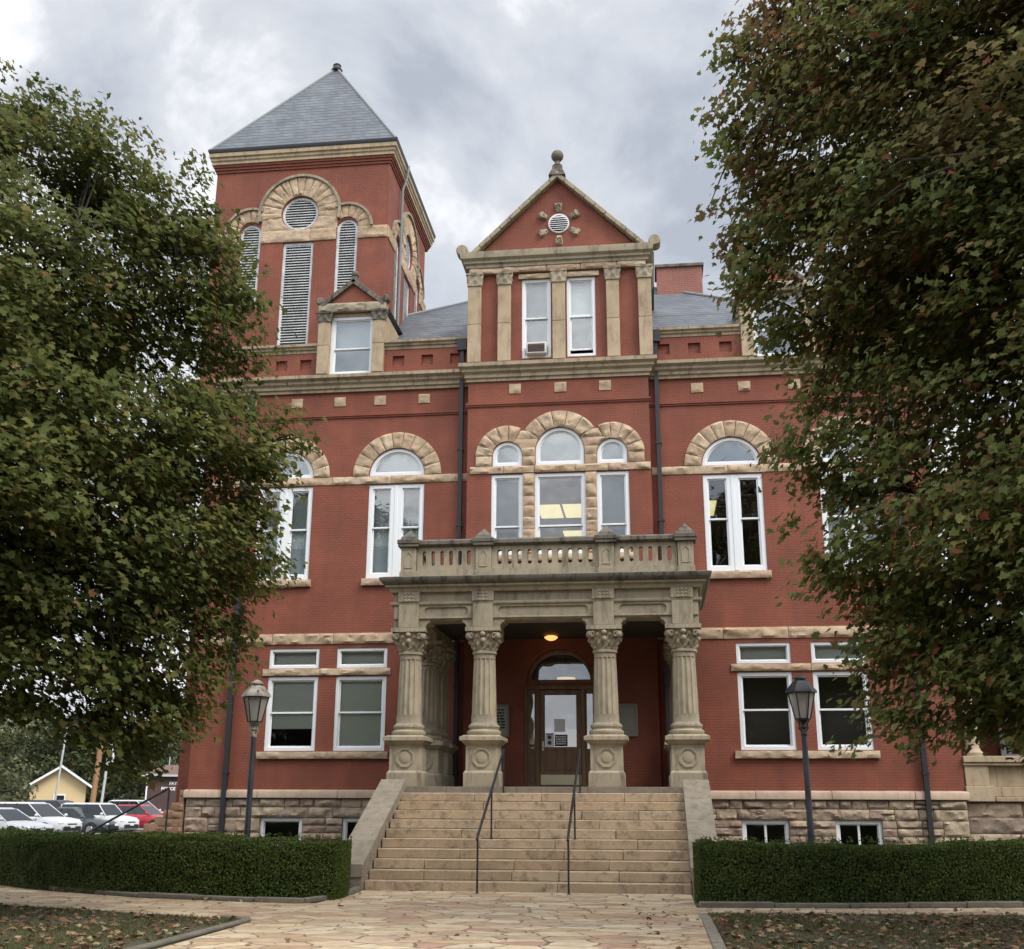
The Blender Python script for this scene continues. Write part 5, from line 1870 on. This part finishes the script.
def big_maple(label, base, outline, sprigs, nclump, per, leaf, mat, depth, fork, gaps=()):
    bx, by = base
    t = thing('maple_tree', label, 'tree', (bx, by, 0))
    poly = [tuple(survey(px, py, by)[[0, 2]]) if not isinstance(px, str) else py for px, py in outline]
    P = np.array(poly)
    lo, hi = P.min(0), P.max(0)
    half_ = CAM[0] + 1.0
    C = []
    while len(C) < nclump:
        q = rng.uniform(lo, hi, size=(4000, 2))
        q = q[in_poly(q, poly)]
        d = edge_dist(q, poly)
        q, d = q[d > .14], d[d > .14]
        D = np.minimum(depth, .35 + 1.15 * (d - .1))
        yy = rng.uniform(-1, 1, len(q))
        keep = rng.uniform(0, 1, len(q)) < .42 + .35 * (q[:, 1] < 6.5) + .7 * (D / depth) * (.4 + .6 * np.abs(yy)) + .5 * (d < 1.3)
        for (x, z), Dk, yk in zip(q[keep], D[keep], yy[keep]):
            if any((x - gx) ** 2 + (z - gz) ** 2 < gr * gr for gx, gz, gr in gaps): continue
            C.append((x, by + Dk * yk, z, min(1.0, .4 + .35 * Dk / depth)))
            if len(C) >= nclump: break
    for (px, py, k) in sprigs:
        s = survey(px, py, by)
        C.append((s[0], by + rng.uniform(-.4, .4), s[2], k))
    C = np.array(C)
    centre = np.array([bx, by, (lo[1] + hi[1]) * .45])
    pos, nrm, size = [], [], []
    for cx, cy, cz, cr in C:
        m_ = max(8, int(per * (cr / .7) ** 2 * rng.uniform(.7, 1.3)))
        out = np.array([cx - bx, cy - by, 0]); L_ = np.linalg.norm(out); out = out / (L_ + 1e-6)
        q = rng.normal(size=(m_, 3)) * np.array([.46, .46, .27]) * cr
        q[:, 2] -= .35 * (q @ out) * .6 + .0
        pos.append(q + np.array([cx, cy, cz]))
        nn = rng.normal(size=(m_, 3)) * .42 + np.array([0, 0, .75]) + out * .7
        nrm.append(nn)
        size.append(rng.uniform(.55, 1.3, m_) * leaf)
    pos, nrm, size = np.concatenate(pos), np.concatenate(nrm), np.concatenate(size)
    ok = pos[:, 2] > 1.2
    cr_ = leaf_mesh('crown', pos[ok] - np.array([bx, by, 0]), nrm[ok], size[ok], LEAF, mat, t)
    # wood: trunk, limbs to spread targets, twigs to nearby sprays
    mb = MB()
    top = hi[1] - 1.5
    spine = [Vector((.12 * math.sin(k * 1.3) * (k > 1), .1 * math.cos(k * 1.7) * (k > 1), top * k / 9)) for k in range(10)]
    mb.tube(spine, [.42, .36, .33, .31, .27, .22, .17, .12, .08, .04], 12)
    mb.lathe([(.62, -.05), (.5, .12), (.42, .4)], n=14)
    nodes = [(p, .2) for p in spine[3:]]
    order = rng.permutation(len(C))
    limbs = 0
    for i in order:
        tgt = Vector((C[i][0] - bx, C[i][1] - by, C[i][2]))
        hd = math.hypot(tgt.x, tgt.y)
        if hd < 2.2 or limbs >= 13: continue
        z0 = max(fork + .9, min(top - .5, tgt.z - hd * rng.uniform(.25, .6)))
        p0 = Vector((0, 0, z0))
        mid = p0.lerp(tgt, .5) + Vector((rng.uniform(-.4, .4), rng.uniform(-.4, .4), .15 * hd * .5))
        path = [p0, p0.lerp(mid, .5) + Vector((0, 0, .1)), mid, mid.lerp(tgt, .5) + Vector((rng.uniform(-.2, .2), 0, .1)), tgt]
        mb.tube(path, [.12, .09, .06, .04, .012], 7)
        nodes += [(q, .08) for q in path[1:]] + [(path[k].lerp(path[k + 1], .5), .06) for k in range(1, 4)]
        limbs += 1
    NP = np.array([tuple(q) for q, _ in nodes])
    for i in order[:420]:
        tgt = np.array([C[i][0] - bx, C[i][1] - by, C[i][2]])
        j = int(np.argmin(np.linalg.norm(NP - tgt, axis=1)))
        if np.linalg.norm(NP[j] - tgt) > 3.2: continue
        a, b = Vector(NP[j]), Vector(tgt)
        m2 = a.lerp(b, .55) + Vector((rng.uniform(-.15, .15), rng.uniform(-.15, .15), .12))
        mb.tube([a, m2, b], [.022, .014, .005], 5)
    obj('trunk', mb, 'bark', t)
    return t


LO = [(0, 92), (28, 98), (60, 108), (98, 114), (122, 132), (135, 152), (165, 172), (192, 200), (222, 212), (240, 245), (252, 272), (270, 288), (256, 322), (268, 345), (250, 372), (266, 395), (292, 412), (309, 440), (304, 466), (280, 492), (268, 512), (284, 558), (265, 590), (246, 612), (230, 634), (226, 684), (212, 706), (204, 738), (176, 752), (152, 786), (112, 790), (98, 756), (60, 752), (20, 730), (0, 720)]
LO = [(x + (7 if x > 180 else 0), y - (12 if y < 300 and x < 180 else 0) - (6 if y > 690 and x > 105 else 0)) for x, y in LO]
LO_ = LO + [('w', (-11.5, 3.0)), ('w', (-14.5, 4.5)), ('w', (-16.2, 8.0)), ('w', (-15.5, 12.0)), ('w', (-12.5, 15.3)), ('w', (-10.2, 15.4))]
big_maple('wide green maple shading the corner tower, its crown hanging over the hedge', (-9.9, -15.4), LO_,
          [(145, 146, .34), (158, 150, .28), (200, 172, .34), (205, 188, .3), (2, 62, .3), (212, 214, .3), (300, 440, .3), (122, 770, .4)], 1850, 205, .122, 'maple_leaf', 4.6, 2.6,
          gaps=[(-5.0, 8.05, .42), (-4.75, 7.45, .3), (-6.5, 8.5, .3), (-7.0, 6.6, .28)])
RO = [(760, 0), (742, 30), (716, 55), (735, 75), (730, 105), (712, 118), (735, 150), (712, 205), (742, 190), (718, 232), (738, 262), (728, 300), (758, 330), (770, 360), (800, 380), (782, 420), (768, 455), (800, 470), (826, 500), (792, 520), (812, 556), (798, 575), (842, 600), (850, 625), (826, 640), (852, 668), (838, 690), (870, 700), (862, 722), (905, 735), (958, 735), (1000, 752), (1024, 748)]
RO = [(x - (6 if y < 500 else 10 if y < 650 else -6), y + (12 if y > 690 else 0)) for x, y in RO]
RO_ = RO + [('w', (9.0, 2.2)), ('w', (12.5, 3.2)), ('w', (14.6, 6.0)), ('w', (15.2, 10.0)), ('w', (13.6, 13.8)), ('w', (10.5, 16.3)), ('w', (7.4, 16.2)), ('w', (5.3, 14.8))]
big_maple('tall maple turning red at the top, beside the dark lower windows', (9.6, -16.6), RO_,
          [(708, 205, .26), (716, 222, .26), (722, 55, .3), (735, 120, .3), (716, 118, .24), (712, 160, .24), (728, 240, .28), (790, 520, .3), (850, 745, .26), (868, 715, .34), (770, 452, .3), (905, 745, .3)], 1950, 205, .122, 'red_maple_leaf', 4.4, 2.6,
          gaps=[])


def hedge(label, path, w, h, loc):
    t = thing('hedge', label, 'hedge', loc, 0, 'clipped hedges in front of the courthouse')
    path = [Vector((x - loc[0], y - loc[1])) for x, y in path]
    ctl = [path[0]] + path + [path[-1]]
    sm = []
    for i in range(1, len(ctl) - 2):
        p0, p1, p2, p3 = ctl[i - 1:i + 3]
        for q_ in range(12):
            u_ = q_ / 12
            sm.append(.5 * ((2 * p1) + (p2 - p0) * u_ + (2 * p0 - 5 * p1 + 4 * p2 - p3) * u_ ** 2 + (3 * p1 - p0 - 3 * p2 + p3) * u_ ** 3))
    path = sm + [path[-1]]
    cp = list(path); cp[0] = cp[0] + (cp[1] - cp[0]).normalized() * .05; cp[-1] = cp[-1] + (cp[-2] - cp[-1]).normalized() * .05
    mb = MB()
    prof = [(-w / 2 + .2, .0), (-w / 2 + .18, h * .5), (-w / 2 + .2, h - .2), (-w / 2 + .28, h - .13), (w / 2 - .28, h - .13), (w / 2 - .2, h - .2), (w / 2 - .18, h * .5), (w / 2 - .2, .0)]
    mb.sweep([tuple(p) for p in cp], [(-a, z) for a, z in prof])
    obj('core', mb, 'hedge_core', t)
    seg = np.array([[*a, *b] for a, b in zip(path[:-1], path[1:])])
    ln = np.linalg.norm(seg[:, 2:] - seg[:, :2], axis=1)
    tot = ln.sum()
    per_ = 2 * h + w
    n = int(tot * per_ * 3600)
    k = rng.choice(len(seg), n, p=ln / tot)
    u = rng.uniform(0, 1, n)
    p = seg[k, :2] + (seg[k, 2:] - seg[k, :2]) * u[:, None]
    d = (seg[k, 2:] - seg[k, :2]) / ln[k][:, None]
    side = np.stack([d[:, 1], -d[:, 0]], 1)
    s = rng.uniform(0, per_, n)
    off = np.where(s < h, w / 2, np.where(s < h + w, w / 2 - (s - h), -w / 2))
    z = np.where(s < h, s, np.where(s < h + w, h, h - (s - h - w)))
    # rounded shoulders and a slightly uneven clip
    rr = .14
    ex = np.abs(off) - (w / 2 - rr); ez = z - (h - rr)
    cor = (ex > 0) & (ez > 0)
    q = np.sqrt(ex ** 2 + ez ** 2) + 1e-6
    off = np.where(cor, np.sign(off) * (w / 2 - rr + rr * ex / np.maximum(q, rr)), off)
    z = np.where(cor, h - rr + rr * ez / np.maximum(q, rr), z)
    nout = np.zeros((n, 3)); onT = (s >= h) & (s <= h + w)
    nout[:, :2] = side * np.where(onT, 0, np.sign(off))[:, None]; nout[:, 2] = onT * 1.0 + .15
    lump = np.array([noise.noise(Vector((a * 1.1, b * 1.1, c * 1.6))) * .075 + noise.noise(Vector((a * 4, b * 4, c * 4))) * .045 for (a, b), c in zip(p, z)])
    base = np.concatenate([p + side * off[:, None], z[:, None]], 1)
    base[:, 2] += np.where(onT, .03 * np.sin(p[:, 0] * .9), 0)
    inn = rng.exponential(.045, n)
    pos = base + nout * (lump - inn)[:, None]
    nr = nout + rng.normal(size=(n, 3)) * .55
    # closed leafy ends
    for e_, dr_ in ((0, -1), (-1, 1)):
        m_ = int(w * h * 4200)
        c = np.array(path[e_]); dd = np.array(path[1] - path[0] if e_ == 0 else path[-1] - path[-2]); dd /= np.linalg.norm(dd)
        sd2 = np.array([dd[1], -dd[0]])
        uu = rng.uniform(-w / 2 + .03, w / 2 - .03, m_); vv = rng.uniform(0, h - .02, m_)
        bul = .05 * (1 - (2 * uu / w) ** 2)
        pp = np.stack([c[0] + dd[0] * dr_ * bul + sd2[0] * uu, c[1] + dd[1] * dr_ * bul + sd2[1] * uu, vv], 1)
        pos = np.concatenate([pos, pp]); nr = np.concatenate([nr, np.array([dd[0] * dr_, dd[1] * dr_, .15]) + rng.normal(size=(m_, 3)) * .55])
    # stray shoots above the clip line
    ks = rng.choice(len(seg), 260, p=ln / tot); us = rng.uniform(0, 1, 260)
    for kk, uu_ in zip(ks, us):
        c = seg[kk, :2] + (seg[kk, 2:] - seg[kk, :2]) * uu_ + rng.uniform(-w / 2 + .1, w / 2 - .1, 2) * np.abs(side[0])
        m_ = int(rng.integers(4, 12)); zz_ = h + rng.uniform(0, 1, m_) * rng.uniform(.03, .12)
        pos = np.concatenate([pos, np.stack([c[0] + rng.normal(size=m_) * .02, c[1] + rng.normal(size=m_) * .02, zz_], 1)])
        nr = np.concatenate([nr, rng.normal(size=(m_, 3))])
    leaf_mesh('foliage', pos, nr, rng.uniform(.028, .052, len(pos)), DIAMOND, 'yew_leaf', t, .1)


hedge('low clipped hedge curving in front of the lantern post with the pale cap', [(-14.0, -4.9), (-12.6, -6.0), (-10.9, -7.45), (-9.0, -8.95), (-6.9, -10.0), (-5.2, -10.4), (-3.1, -10.35)], 1.3, 1.0, (-8, -9, 0))
hedge('low clipped hedge in front of the black-capped lantern post', [(3.2, -10.35), (5.6, -10.2), (8.4, -9.65), (11.0, -9.0), (14, -8.2)], 1.2, 1.0, (8, -9.5, 0))


def lawn_cover(poly, n_blade, n_leaf, area, dens_bias):
    P = np.array(poly); lo = np.array([area[0], area[1]]); hi = np.array([area[2], area[3]])
    q = rng.uniform(lo, hi, size=(n_blade * 2, 2)); q = q[in_poly(q, poly)]
    keep = np.array([noise.noise(Vector((a * .9, b * .9, 1.5))) * .5 + .5 for a, b in q]) > rng.uniform(.15, .8, len(q))
    q = q[keep][:n_blade]
    n = len(q)
    ang = rng.uniform(0, 2 * PI, n); hgt = rng.uniform(.015, .05, n); w = .004
    bx_, by_ = np.cos(ang) * w, np.sin(ang) * w
    lean = rng.normal(size=(n, 2)) * .02
    V = np.zeros((n, 3, 3))
    V[:, 0] = np.stack([q[:, 0] - bx_, q[:, 1] - by_, np.full(n, .03)], 1)
    V[:, 1] = np.stack([q[:, 0] + bx_, q[:, 1] + by_, np.full(n, .03)], 1)
    V[:, 2] = np.stack([q[:, 0] + lean[:, 0], q[:, 1] + lean[:, 1], .03 + hgt], 1)
    me = bpy.data.meshes.new('grass')
    me.vertices.add(n * 3); me.vertices.foreach_set('co', V.reshape(-1).astype(np.float32))
    me.loops.add(n * 3); me.loops.foreach_set('vertex_index', np.arange(n * 3, dtype=np.int32))
    me.polygons.add(n); me.polygons.foreach_set('loop_start', (np.arange(n) * 3).astype(np.int32))
    me.update(calc_edges=True)
    tag(finish(me, 'grass', 'grass_blade', smooth=False), kind='stuff')
    q = rng.uniform(lo, hi, size=(n_leaf * 3, 2)); q = q[in_poly(q, poly)][:n_leaf]
    n = len(q)
    pos = np.concatenate([q, rng.uniform(.045, .075, (n, 1))], 1)
    nr = rng.normal(size=(n, 3)) * .28 + np.array([0, 0, 1.0])
    o = leaf_mesh('fallen_leaves', pos, nr, rng.uniform(.05, .13, n), LEAF, 'fallen_leaf', fold=.35)
    tag(o, kind='stuff')


lawn_cover(LAWN_L, 70000, 1500, (-10.5, -20, -3.2, -11), 0)
lawn_cover(LAWN_R, 50000, 2600, (3.2, -19, 11, -11), 0)
# stray leaves blown on the walk and steps
q = np.concatenate([rng.uniform((-3, -18), (3, -8.7), (60, 2)), rng.uniform((2.2, -18), (3.1, -12), (50, 2)), rng.uniform((3.2, -12.2), (8, -11.3), (40, 2)), rng.uniform((-9, -12.4), (-3.6, -11.4), (30, 2)), rng.uniform((-5.5, -11.4), (-3.5, -11.1), (40, 2))])
o = leaf_mesh('fallen_leaves', np.concatenate([q, rng.uniform(.03, .05, (len(q), 1))], 1), rng.normal(size=(len(q), 3)) * .25 + np.array([0, 0, 1.0]), rng.uniform(.05, .11, len(q)), LEAF, 'fallen_leaf', fold=.35)
tag(o, kind='stuff')

# ------------------------------------------------------------------ beyond the car park: trees, houses, poles


def far_tree(label, x, y, h, r, mat, n, leaf, group='trees beyond the car park', seed=0, name='broadleaf_tree'):
    t = thing(name, label, 'tree', (x, y, 0), 0, group)
    C = []
    for k in range(46):
        a = rng.uniform(0, 2 * PI); v = rng.uniform(.12, 1)
        rr = r * math.sin(PI * min(1, .18 + v * .82)) ** .6 * rng.uniform(.35, 1)
        C.append((rr * math.cos(a), rr * math.sin(a), h * v * .93, r * rng.uniform(.22, .36)))
    C = np.array(C)
    i = rng.integers(0, len(C), n)
    q = rng.normal(size=(n, 3)); q /= np.linalg.norm(q, axis=1, keepdims=True)
    pos = C[i, :3] + q * C[i, 3:4] * rng.uniform(.5, 1.0, (n, 1)) * np.array([1, 1, .75])
    pos[:, 2] = np.maximum(pos[:, 2], .3)
    leaf_mesh('crown', pos, q + rng.normal(size=(n, 3)) * .5 + np.array([0, 0, .4]), rng.uniform(.7, 1.3, n) * leaf, DIAMOND, mat, t)
    mb = MB(); mb.tube([(0, 0, 0), (.1, 0, h * .4), (0, .1, h * .8)], [r * .08, r * .06, r * .02], 8)
    for k in range(8):
        c = C[k * 5]
        mb.tube([(0, 0, h * .25 + .03 * k), tuple(Vector(c[:3]) * .6 + Vector((0, 0, .1 * h))), tuple(c[:3])], [r * .03, r * .02, r * .008], 5)
    obj('trunk', mb, 'bark', t)


def at_dist(px, d):
    v = FW + RI * (px - 512) / FPX + UP * (474.5 - 806) / FPX
    h_ = v[:2] / np.linalg.norm(v[:2])
    return CAM[0] + h_[0] * d, CAM[1] + h_[1] * d


x, y = at_dist(-22, 84)
far_tree('pale sage green rounded tree at the left edge behind the white parked cars', x, y, 9.0, 4.2, 'sage_leaf', 9000, .34)
for px, d, h, r, lab in ((62, 132, 11, 5.5, 'dark green tree rising directly behind the yellow house'), (100, 140, 10.5, 5.0, 'dark green tree rising behind the wooden utility pole'),
                         (132, 128, 9.5, 4.6, 'dark green tree beside the brown police building'), (166, 138, 11.5, 5.5, 'dark green tree rising behind the brown police roof'), (30, 138, 13, 6, 'dark tall tree showing over the pale sage tree')):
    x, y = at_dist(px, d)
    far_tree(lab, x, y, h, r, 'far_leaf', 5000, .5)

# treeline across the street, put in to darken glass reflections and shade the porch
mbp, mbn = [], []
for k in range(26):
    cx = -75 + 6 * k + rng.uniform(-1.5, 1.5); hh = rng.uniform(18, 24)
    n = 1500
    if -9 < cx < 0: hh = 6.5
    q = rng.normal(size=(n, 3)); q /= np.linalg.norm(q, axis=1, keepdims=True)
    mbp.append(np.array([cx, -68 + rng.uniform(-3, 3), hh * .5]) + q * np.array([4.2, 4, hh * .5]) * rng.uniform(.6, 1, (n, 1))); mbn.append(q + rng.normal(size=(n, 3)) * .4)
tag(leaf_mesh('added_treeline', np.concatenate(mbp), np.concatenate(mbn), rng.uniform(.6, 1.1, 26 * 1500), DIAMOND, 'far_leaf'), kind='stuff')

# yellow house
hx, hy = at_dist(55, 100)
t = thing('yellow_house', 'small pale yellow gabled house with white trim across the car park', 'house', (hx, hy, 0), rad(27))
mb = MB(); mb.prism_y([(-2.0, 0), (2.2, 0), (2.2, 3.05), (0.2, 4.4), (-2.0, 3.0)], 0, 9)
obj('wall', mb, 'yellow_siding', t, smooth=False)
mb = MB()
for s in (-1, 1):
    a = Vector((.2, 4.42)); b = Vector((.2 + s * 2.75, 2.6 if s > 0 else 2.65))
    d = (b - a).normalized(); nn = Vector((-d.y, d.x)) * .12
    if nn.y < 0: nn = -nn
    mb.prism_y([tuple(a), tuple(b), tuple(b + nn), tuple(a + nn)], -.5, 9.4)
obj('roof', mb, 'brown_shingle', t, smooth=False)
mb = MB()
for s in (-1, 1):
    a = Vector((.2, 4.36)); b = Vector((.2 + s * 2.79, 2.52 if s > 0 else 2.57))
    mb.prism_y([tuple(a), tuple(b), tuple(b + Vector((0, .2))), tuple(a + Vector((0, .2)))], -.56, -.505)
obj('barge_board', mb, 'white_paint', t, smooth=False)
mb = MB(); frame_rect(mb, -.2, .7, 1.1, 2.3, .09, -.06, 0.0)
f_ = obj('window', mb, 'white_paint', t, smooth=False)
mb = MB(); mb.box(-.12, .62, -.03, -.01, 1.18, 2.22)
obj('pane', mb, 'car_glass', f_, smooth=False)

# brown brick police building
pxx, pyy = at_dist(144, 100)
t = thing('police_building', 'low dark brown brick building with white POLICE lettering under a brown roof', 'building', (pxx, pyy, 0), rad(22))
mb = MB(); mb.box(0, 12, 0, 8, 0, 3.75)
obj('wall', mb, 'brown_brick', t, smooth=False)
mb = MB(); mb.frustum((-.35, 12.4, -.4, 8.4), (1.3, 11, 3.9, 4.1), 3.92, 4.8)
rf = obj('roof', mb, 'brown_shingle', t, smooth=False)
mb = MB(); mb.tube([(1.6, 4, 4.7), (1.6, 4, 5.5)], .05, 6)
obj('vent_pipe', mb, 'grey_trim', rf)
mb = MB(); mb.box(-.4, 12.45, -.46, 8.46, 3.755, 3.918)
obj('fascia', mb, 'grey_trim', t, smooth=False)
mb = MB(); mb.box(.02, .14, -.12, -.01, 0, 3.7)
obj('downpipe', mb, 'white_paint', t)
text_mesh('sign_lettering', 'FAYETTEVILLE', .34, 'white_letter', t, (2.9, -.02, 3.10), (PI / 2, 0, 0), bold=True)
text_mesh('sign_lettering', 'POLICE DEPARTMENT', .34, 'white_letter', t, (2.9, -.02, 2.68), (PI / 2, 0, 0), bold=True)


def pole(name, label, px, d, h, r, mat, cat, group=None, lean=0):
    x, y = at_dist(px, d)
    t = thing(name, label, cat, (x, y, 0), 0, group)
    mb = MB(); mb.tube([(0, 0, 0), (lean * .5, 0, h * .5), (lean, 0, h)], [r, r * .93, r * .85], 10)
    obj('shaft', mb, mat, t)
    return t


p = pole('utility_pole', 'orange brown wooden utility pole behind the white boxy car', 91, 88, 9.5, .2, 'utility_wood', 'utility pole', lean=.45)
mb = MB(); mb.box(-.6, 1.9, -.06, .06, 9.0, 9.15)
for k in range(3): mb.lathe([(.04, 9.15), (.06, 9.2), (.03, 9.28)], (-.4 + k * 1.0, 0, 0), 8)
obj('cross_arm', mb, 'utility_wood', p)
p = pole('flagpole', 'thin pale metal pole in front of the yellow house', 53, 86, 9, .075, 'pole_grey', 'pole', lean=.5)
mb = MB(); mb.ball((.5, 0, 9.05), .1, 10)
obj('ball', mb, 'pole_grey', p)
p = pole('banner_pole', 'white pole with a black and white banner beside the wooden utility pole', 100, 80, 6.2, .09, 'pole_grey', 'pole', lean=.3)
mb = MB(); mb.box(.3, .62, -.02, .02, 4.0, 5.9)
b_ = obj('banner', mb, 'white_paint', p)
mb = MB(); mb.box(.45, .63, -.03, -.021, 5.2, 5.7); mb.box(.32, .5, -.03, -.021, 4.4, 4.9)
obj('banner_mark', mb, 'ink', b_, smooth=False)

# ------------------------------------------------------------------ parked cars


def car(label, px, d, rot, paint, L, Wd, H, style):
    x, y = at_dist(px, d)
    t = thing('parked_car', label, 'car', (x, y, 0), rot, 'cars parked beyond the hedge')
    hw = Wd / 2
    # lengthwise profile: (x, underside, shoulder height, half width)
    belt = H * (.60 if style == 'suv' else .62)
    hood = belt * (.96 if style in ('suv', 'box') else .90)
    st = [(-L / 2, .45, belt * .80, hw * .84), (-L / 2 + .12, .30, belt * .94, hw * .95), (-L * .30, .22, belt * 1.0, hw), (0, .22, belt, hw), (L * .20, .22, belt * .99, hw), (L * .30, .22, hood, hw * .99), (L / 2 - .25, .26, hood * .90, hw * .93), (L / 2 - .06, .32, hood * .76, hw * .82), (L / 2, .40, hood * .62, hw * .74)]
    vs, fs = [], []
    for (xx, zu, zt, w) in st:
        ring = [(w * .88, zu), (w, zu + .14), (w * 1.0, zt * .62), (w * .985, zt * .86), (w * .90, zt), (w * .45, zt + .02), (-w * .45, zt + .02), (-w * .90, zt), (-w * .985, zt * .86), (-w, zt * .62), (-w, zu + .14), (-w * .88, zu)]
        vs += [(xx, a, b) for a, b in ring]
    n = 12
    for k in range(len(st) - 1):
        for i in range(n):
            j = (i + 1) % n
            fs.append((k * n + i, k * n + j, (k + 1) * n + j, (k + 1) * n + i))
    fs.append(tuple(range(n))); fs.append(tuple((len(st) - 1) * n + i for i in range(n)))
    mb = MB(); mb.add(vs, fs)
    obj('body', mb, paint, t)
    # glasshouse
    if style == 'sedan':
        bx0, bx1, rx0, rx1 = -L * .36, L * .22, -L * .20, L * .02
    elif style == 'suv':
        bx0, bx1, rx0, rx1 = -L * .485, L * .24, -L * .44, L * .03
    elif style == 'box':
        bx0, bx1, rx0, rx1 = -L * .475, L * .24, -L * .45, L * .10
    else:
        bx0, bx1, rx0, rx1 = -L * .47, L * .22, -L * .36, L * .03
    wb, wr = hw * .90, hw * .74
    zb, zr = belt - .01, H - .07
    mb = MB(); mb.frustum((bx0, bx1, -wb, wb), (rx0, rx1, -wr, wr), zb, zr)
    obj('windows', mb, 'car_glass', t, smooth=False)
    mb = MB(); mb.frustum((rx0 - .03, rx1 + .04, -wr - .02, wr + .02), (rx0 + .12, rx1 - .16, -wr * .82, wr * .82), zr - .02, H)
    for s in (-1, 1):
        for (a, b) in ((bx0, rx0), (bx1, rx1)):
            mb.tube([(a, s * wb, zb - .02), (b, s * wr, zr)], .032, 6)
    obj('roof', mb, paint, t, bevel=.03)
    mb = MB()
    for s in (-1, 1): mb.ball((bx1 - .12, s * (hw + .09), belt + .06), .1, 10, (.8, 1, .8))
    obj('mirror', mb, paint, t)
    R_ = .34 if style in ('suv', 'box') else .31
    for xx in (-L * .29, L * .31):
        for s in (-1, 1):
            mb = MB(); mb.M = Matrix.Translation((xx, s * (hw - .02), R_)) @ Matrix.Rotation(PI / 2, 4, 'X')
            mb.lathe([(R_ * .6, -.11), (R_ * .93, -.12), (R_, -.08), (R_, .08), (R_ * .93, .12), (R_ * .6, .11)], n=24)
            wh = obj('wheel', mb, 'tyre', t)
            mb = MB(); mb.M = Matrix.Translation((xx, s * (hw + .105), R_)) @ Matrix.Rotation(-s * PI / 2, 4, 'X') if False else Matrix.Translation((xx, s * (hw + .09), R_)) @ Matrix.Rotation(PI / 2, 4, 'X')
            mb.lathe([(.03, -.02), (R_ * .62, -.02), (R_ * .66, 0), (R_ * .62, .02), (.03, .02)], n=20, rfun=lambda a, z: 1 - .12 * (math.sin(5 * a) > .3))
            obj('rim', mb, 'rim', wh)
    mb = MB()
    for xx in (-L * .29, L * .31):
        for s in (-1, 1):
            a_ = [(xx + (R_ + .07) * math.cos(q), R_ + (R_ + .07) * math.sin(q)) for q in [PI * i / 12 for i in range(13)]]
            i_ = [(xx + (R_ - .02) * math.cos(q), R_ + (R_ - .02) * math.sin(q)) for q in [PI * i / 12 for i in range(12, -1, -1)]]
            y_ = s * (hw - .0)
            mb.prism_y(a_ + i_, min(y_, y_ + s * .012), max(y_, y_ + s * .012))
    for s in (-1, 1):
        for f in (.36, .68):
            xb_ = bx0 + (bx1 - bx0) * f; xr_ = rx0 + (rx1 - rx0) * f
            mb.tube([(xb_, s * (wb + .005), zb), (xr_, s * (wr + .005), zr)], .03, 6)
    mb.box(L / 2 - .12, L / 2 + .01, -hw * .62, hw * .62, .36, .36 + .2)
    mb.box(L / 2 - .06, L / 2 - .005, -hw * .35, hw * .35, hood * .60, hood * .72)
    mb.box(-L / 2 + .3, L / 2 - .3, -hw * .9, hw * .9, .16, .24)
    obj('trim', mb, 'car_trim', t)
    for s in (-1, 1):
        mb = MB(); mb.ball((L / 2 - .20, s * hw * .70, hood * .74), .16, 12, (1.1, 1.1, .55))
        obj('headlight', mb, 'headlight', t)
    mb = MB(); mb.box(L / 2 + .005, L / 2 + .02, -.16, .16, .5, .62)
    obj('number_plate', mb, 'white_paint', t)


car('white sedan nearest the left edge with its bonnet low behind the hedge', 4, 56, rad(-14), 'car_white', 4.6, 1.8, 1.42, 'sedan')
car('white sport utility car between the white sedan and the dark saloon', 36, 61, rad(-12), 'car_white', 4.55, 1.85, 1.66, 'suv')
car('dark slate saloon between the two tall white cars', 80, 65.5, rad(-10), 'car_slate', 4.7, 1.8, 1.42, 'sedan')
car('white boxy car with upright roof parked nearest the stone stair wall', 100, 66, rad(-10), 'car_white', 4.15, 1.8, 1.64, 'box')
car('red hatchback parked behind the white boxy car', 144, 77, rad(-8), 'car_red', 4.3, 1.75, 1.55, 'hatch')
car('black sport utility car mostly hidden behind the white ones', 62, 76, rad(-8), 'car_dark', 4.8, 1.9, 1.80, 'suv')
car('white van-like car showing its roof above the red hatchback', 140, 86, rad(-8), 'car_white', 4.6, 1.85, 1.85, 'suv')
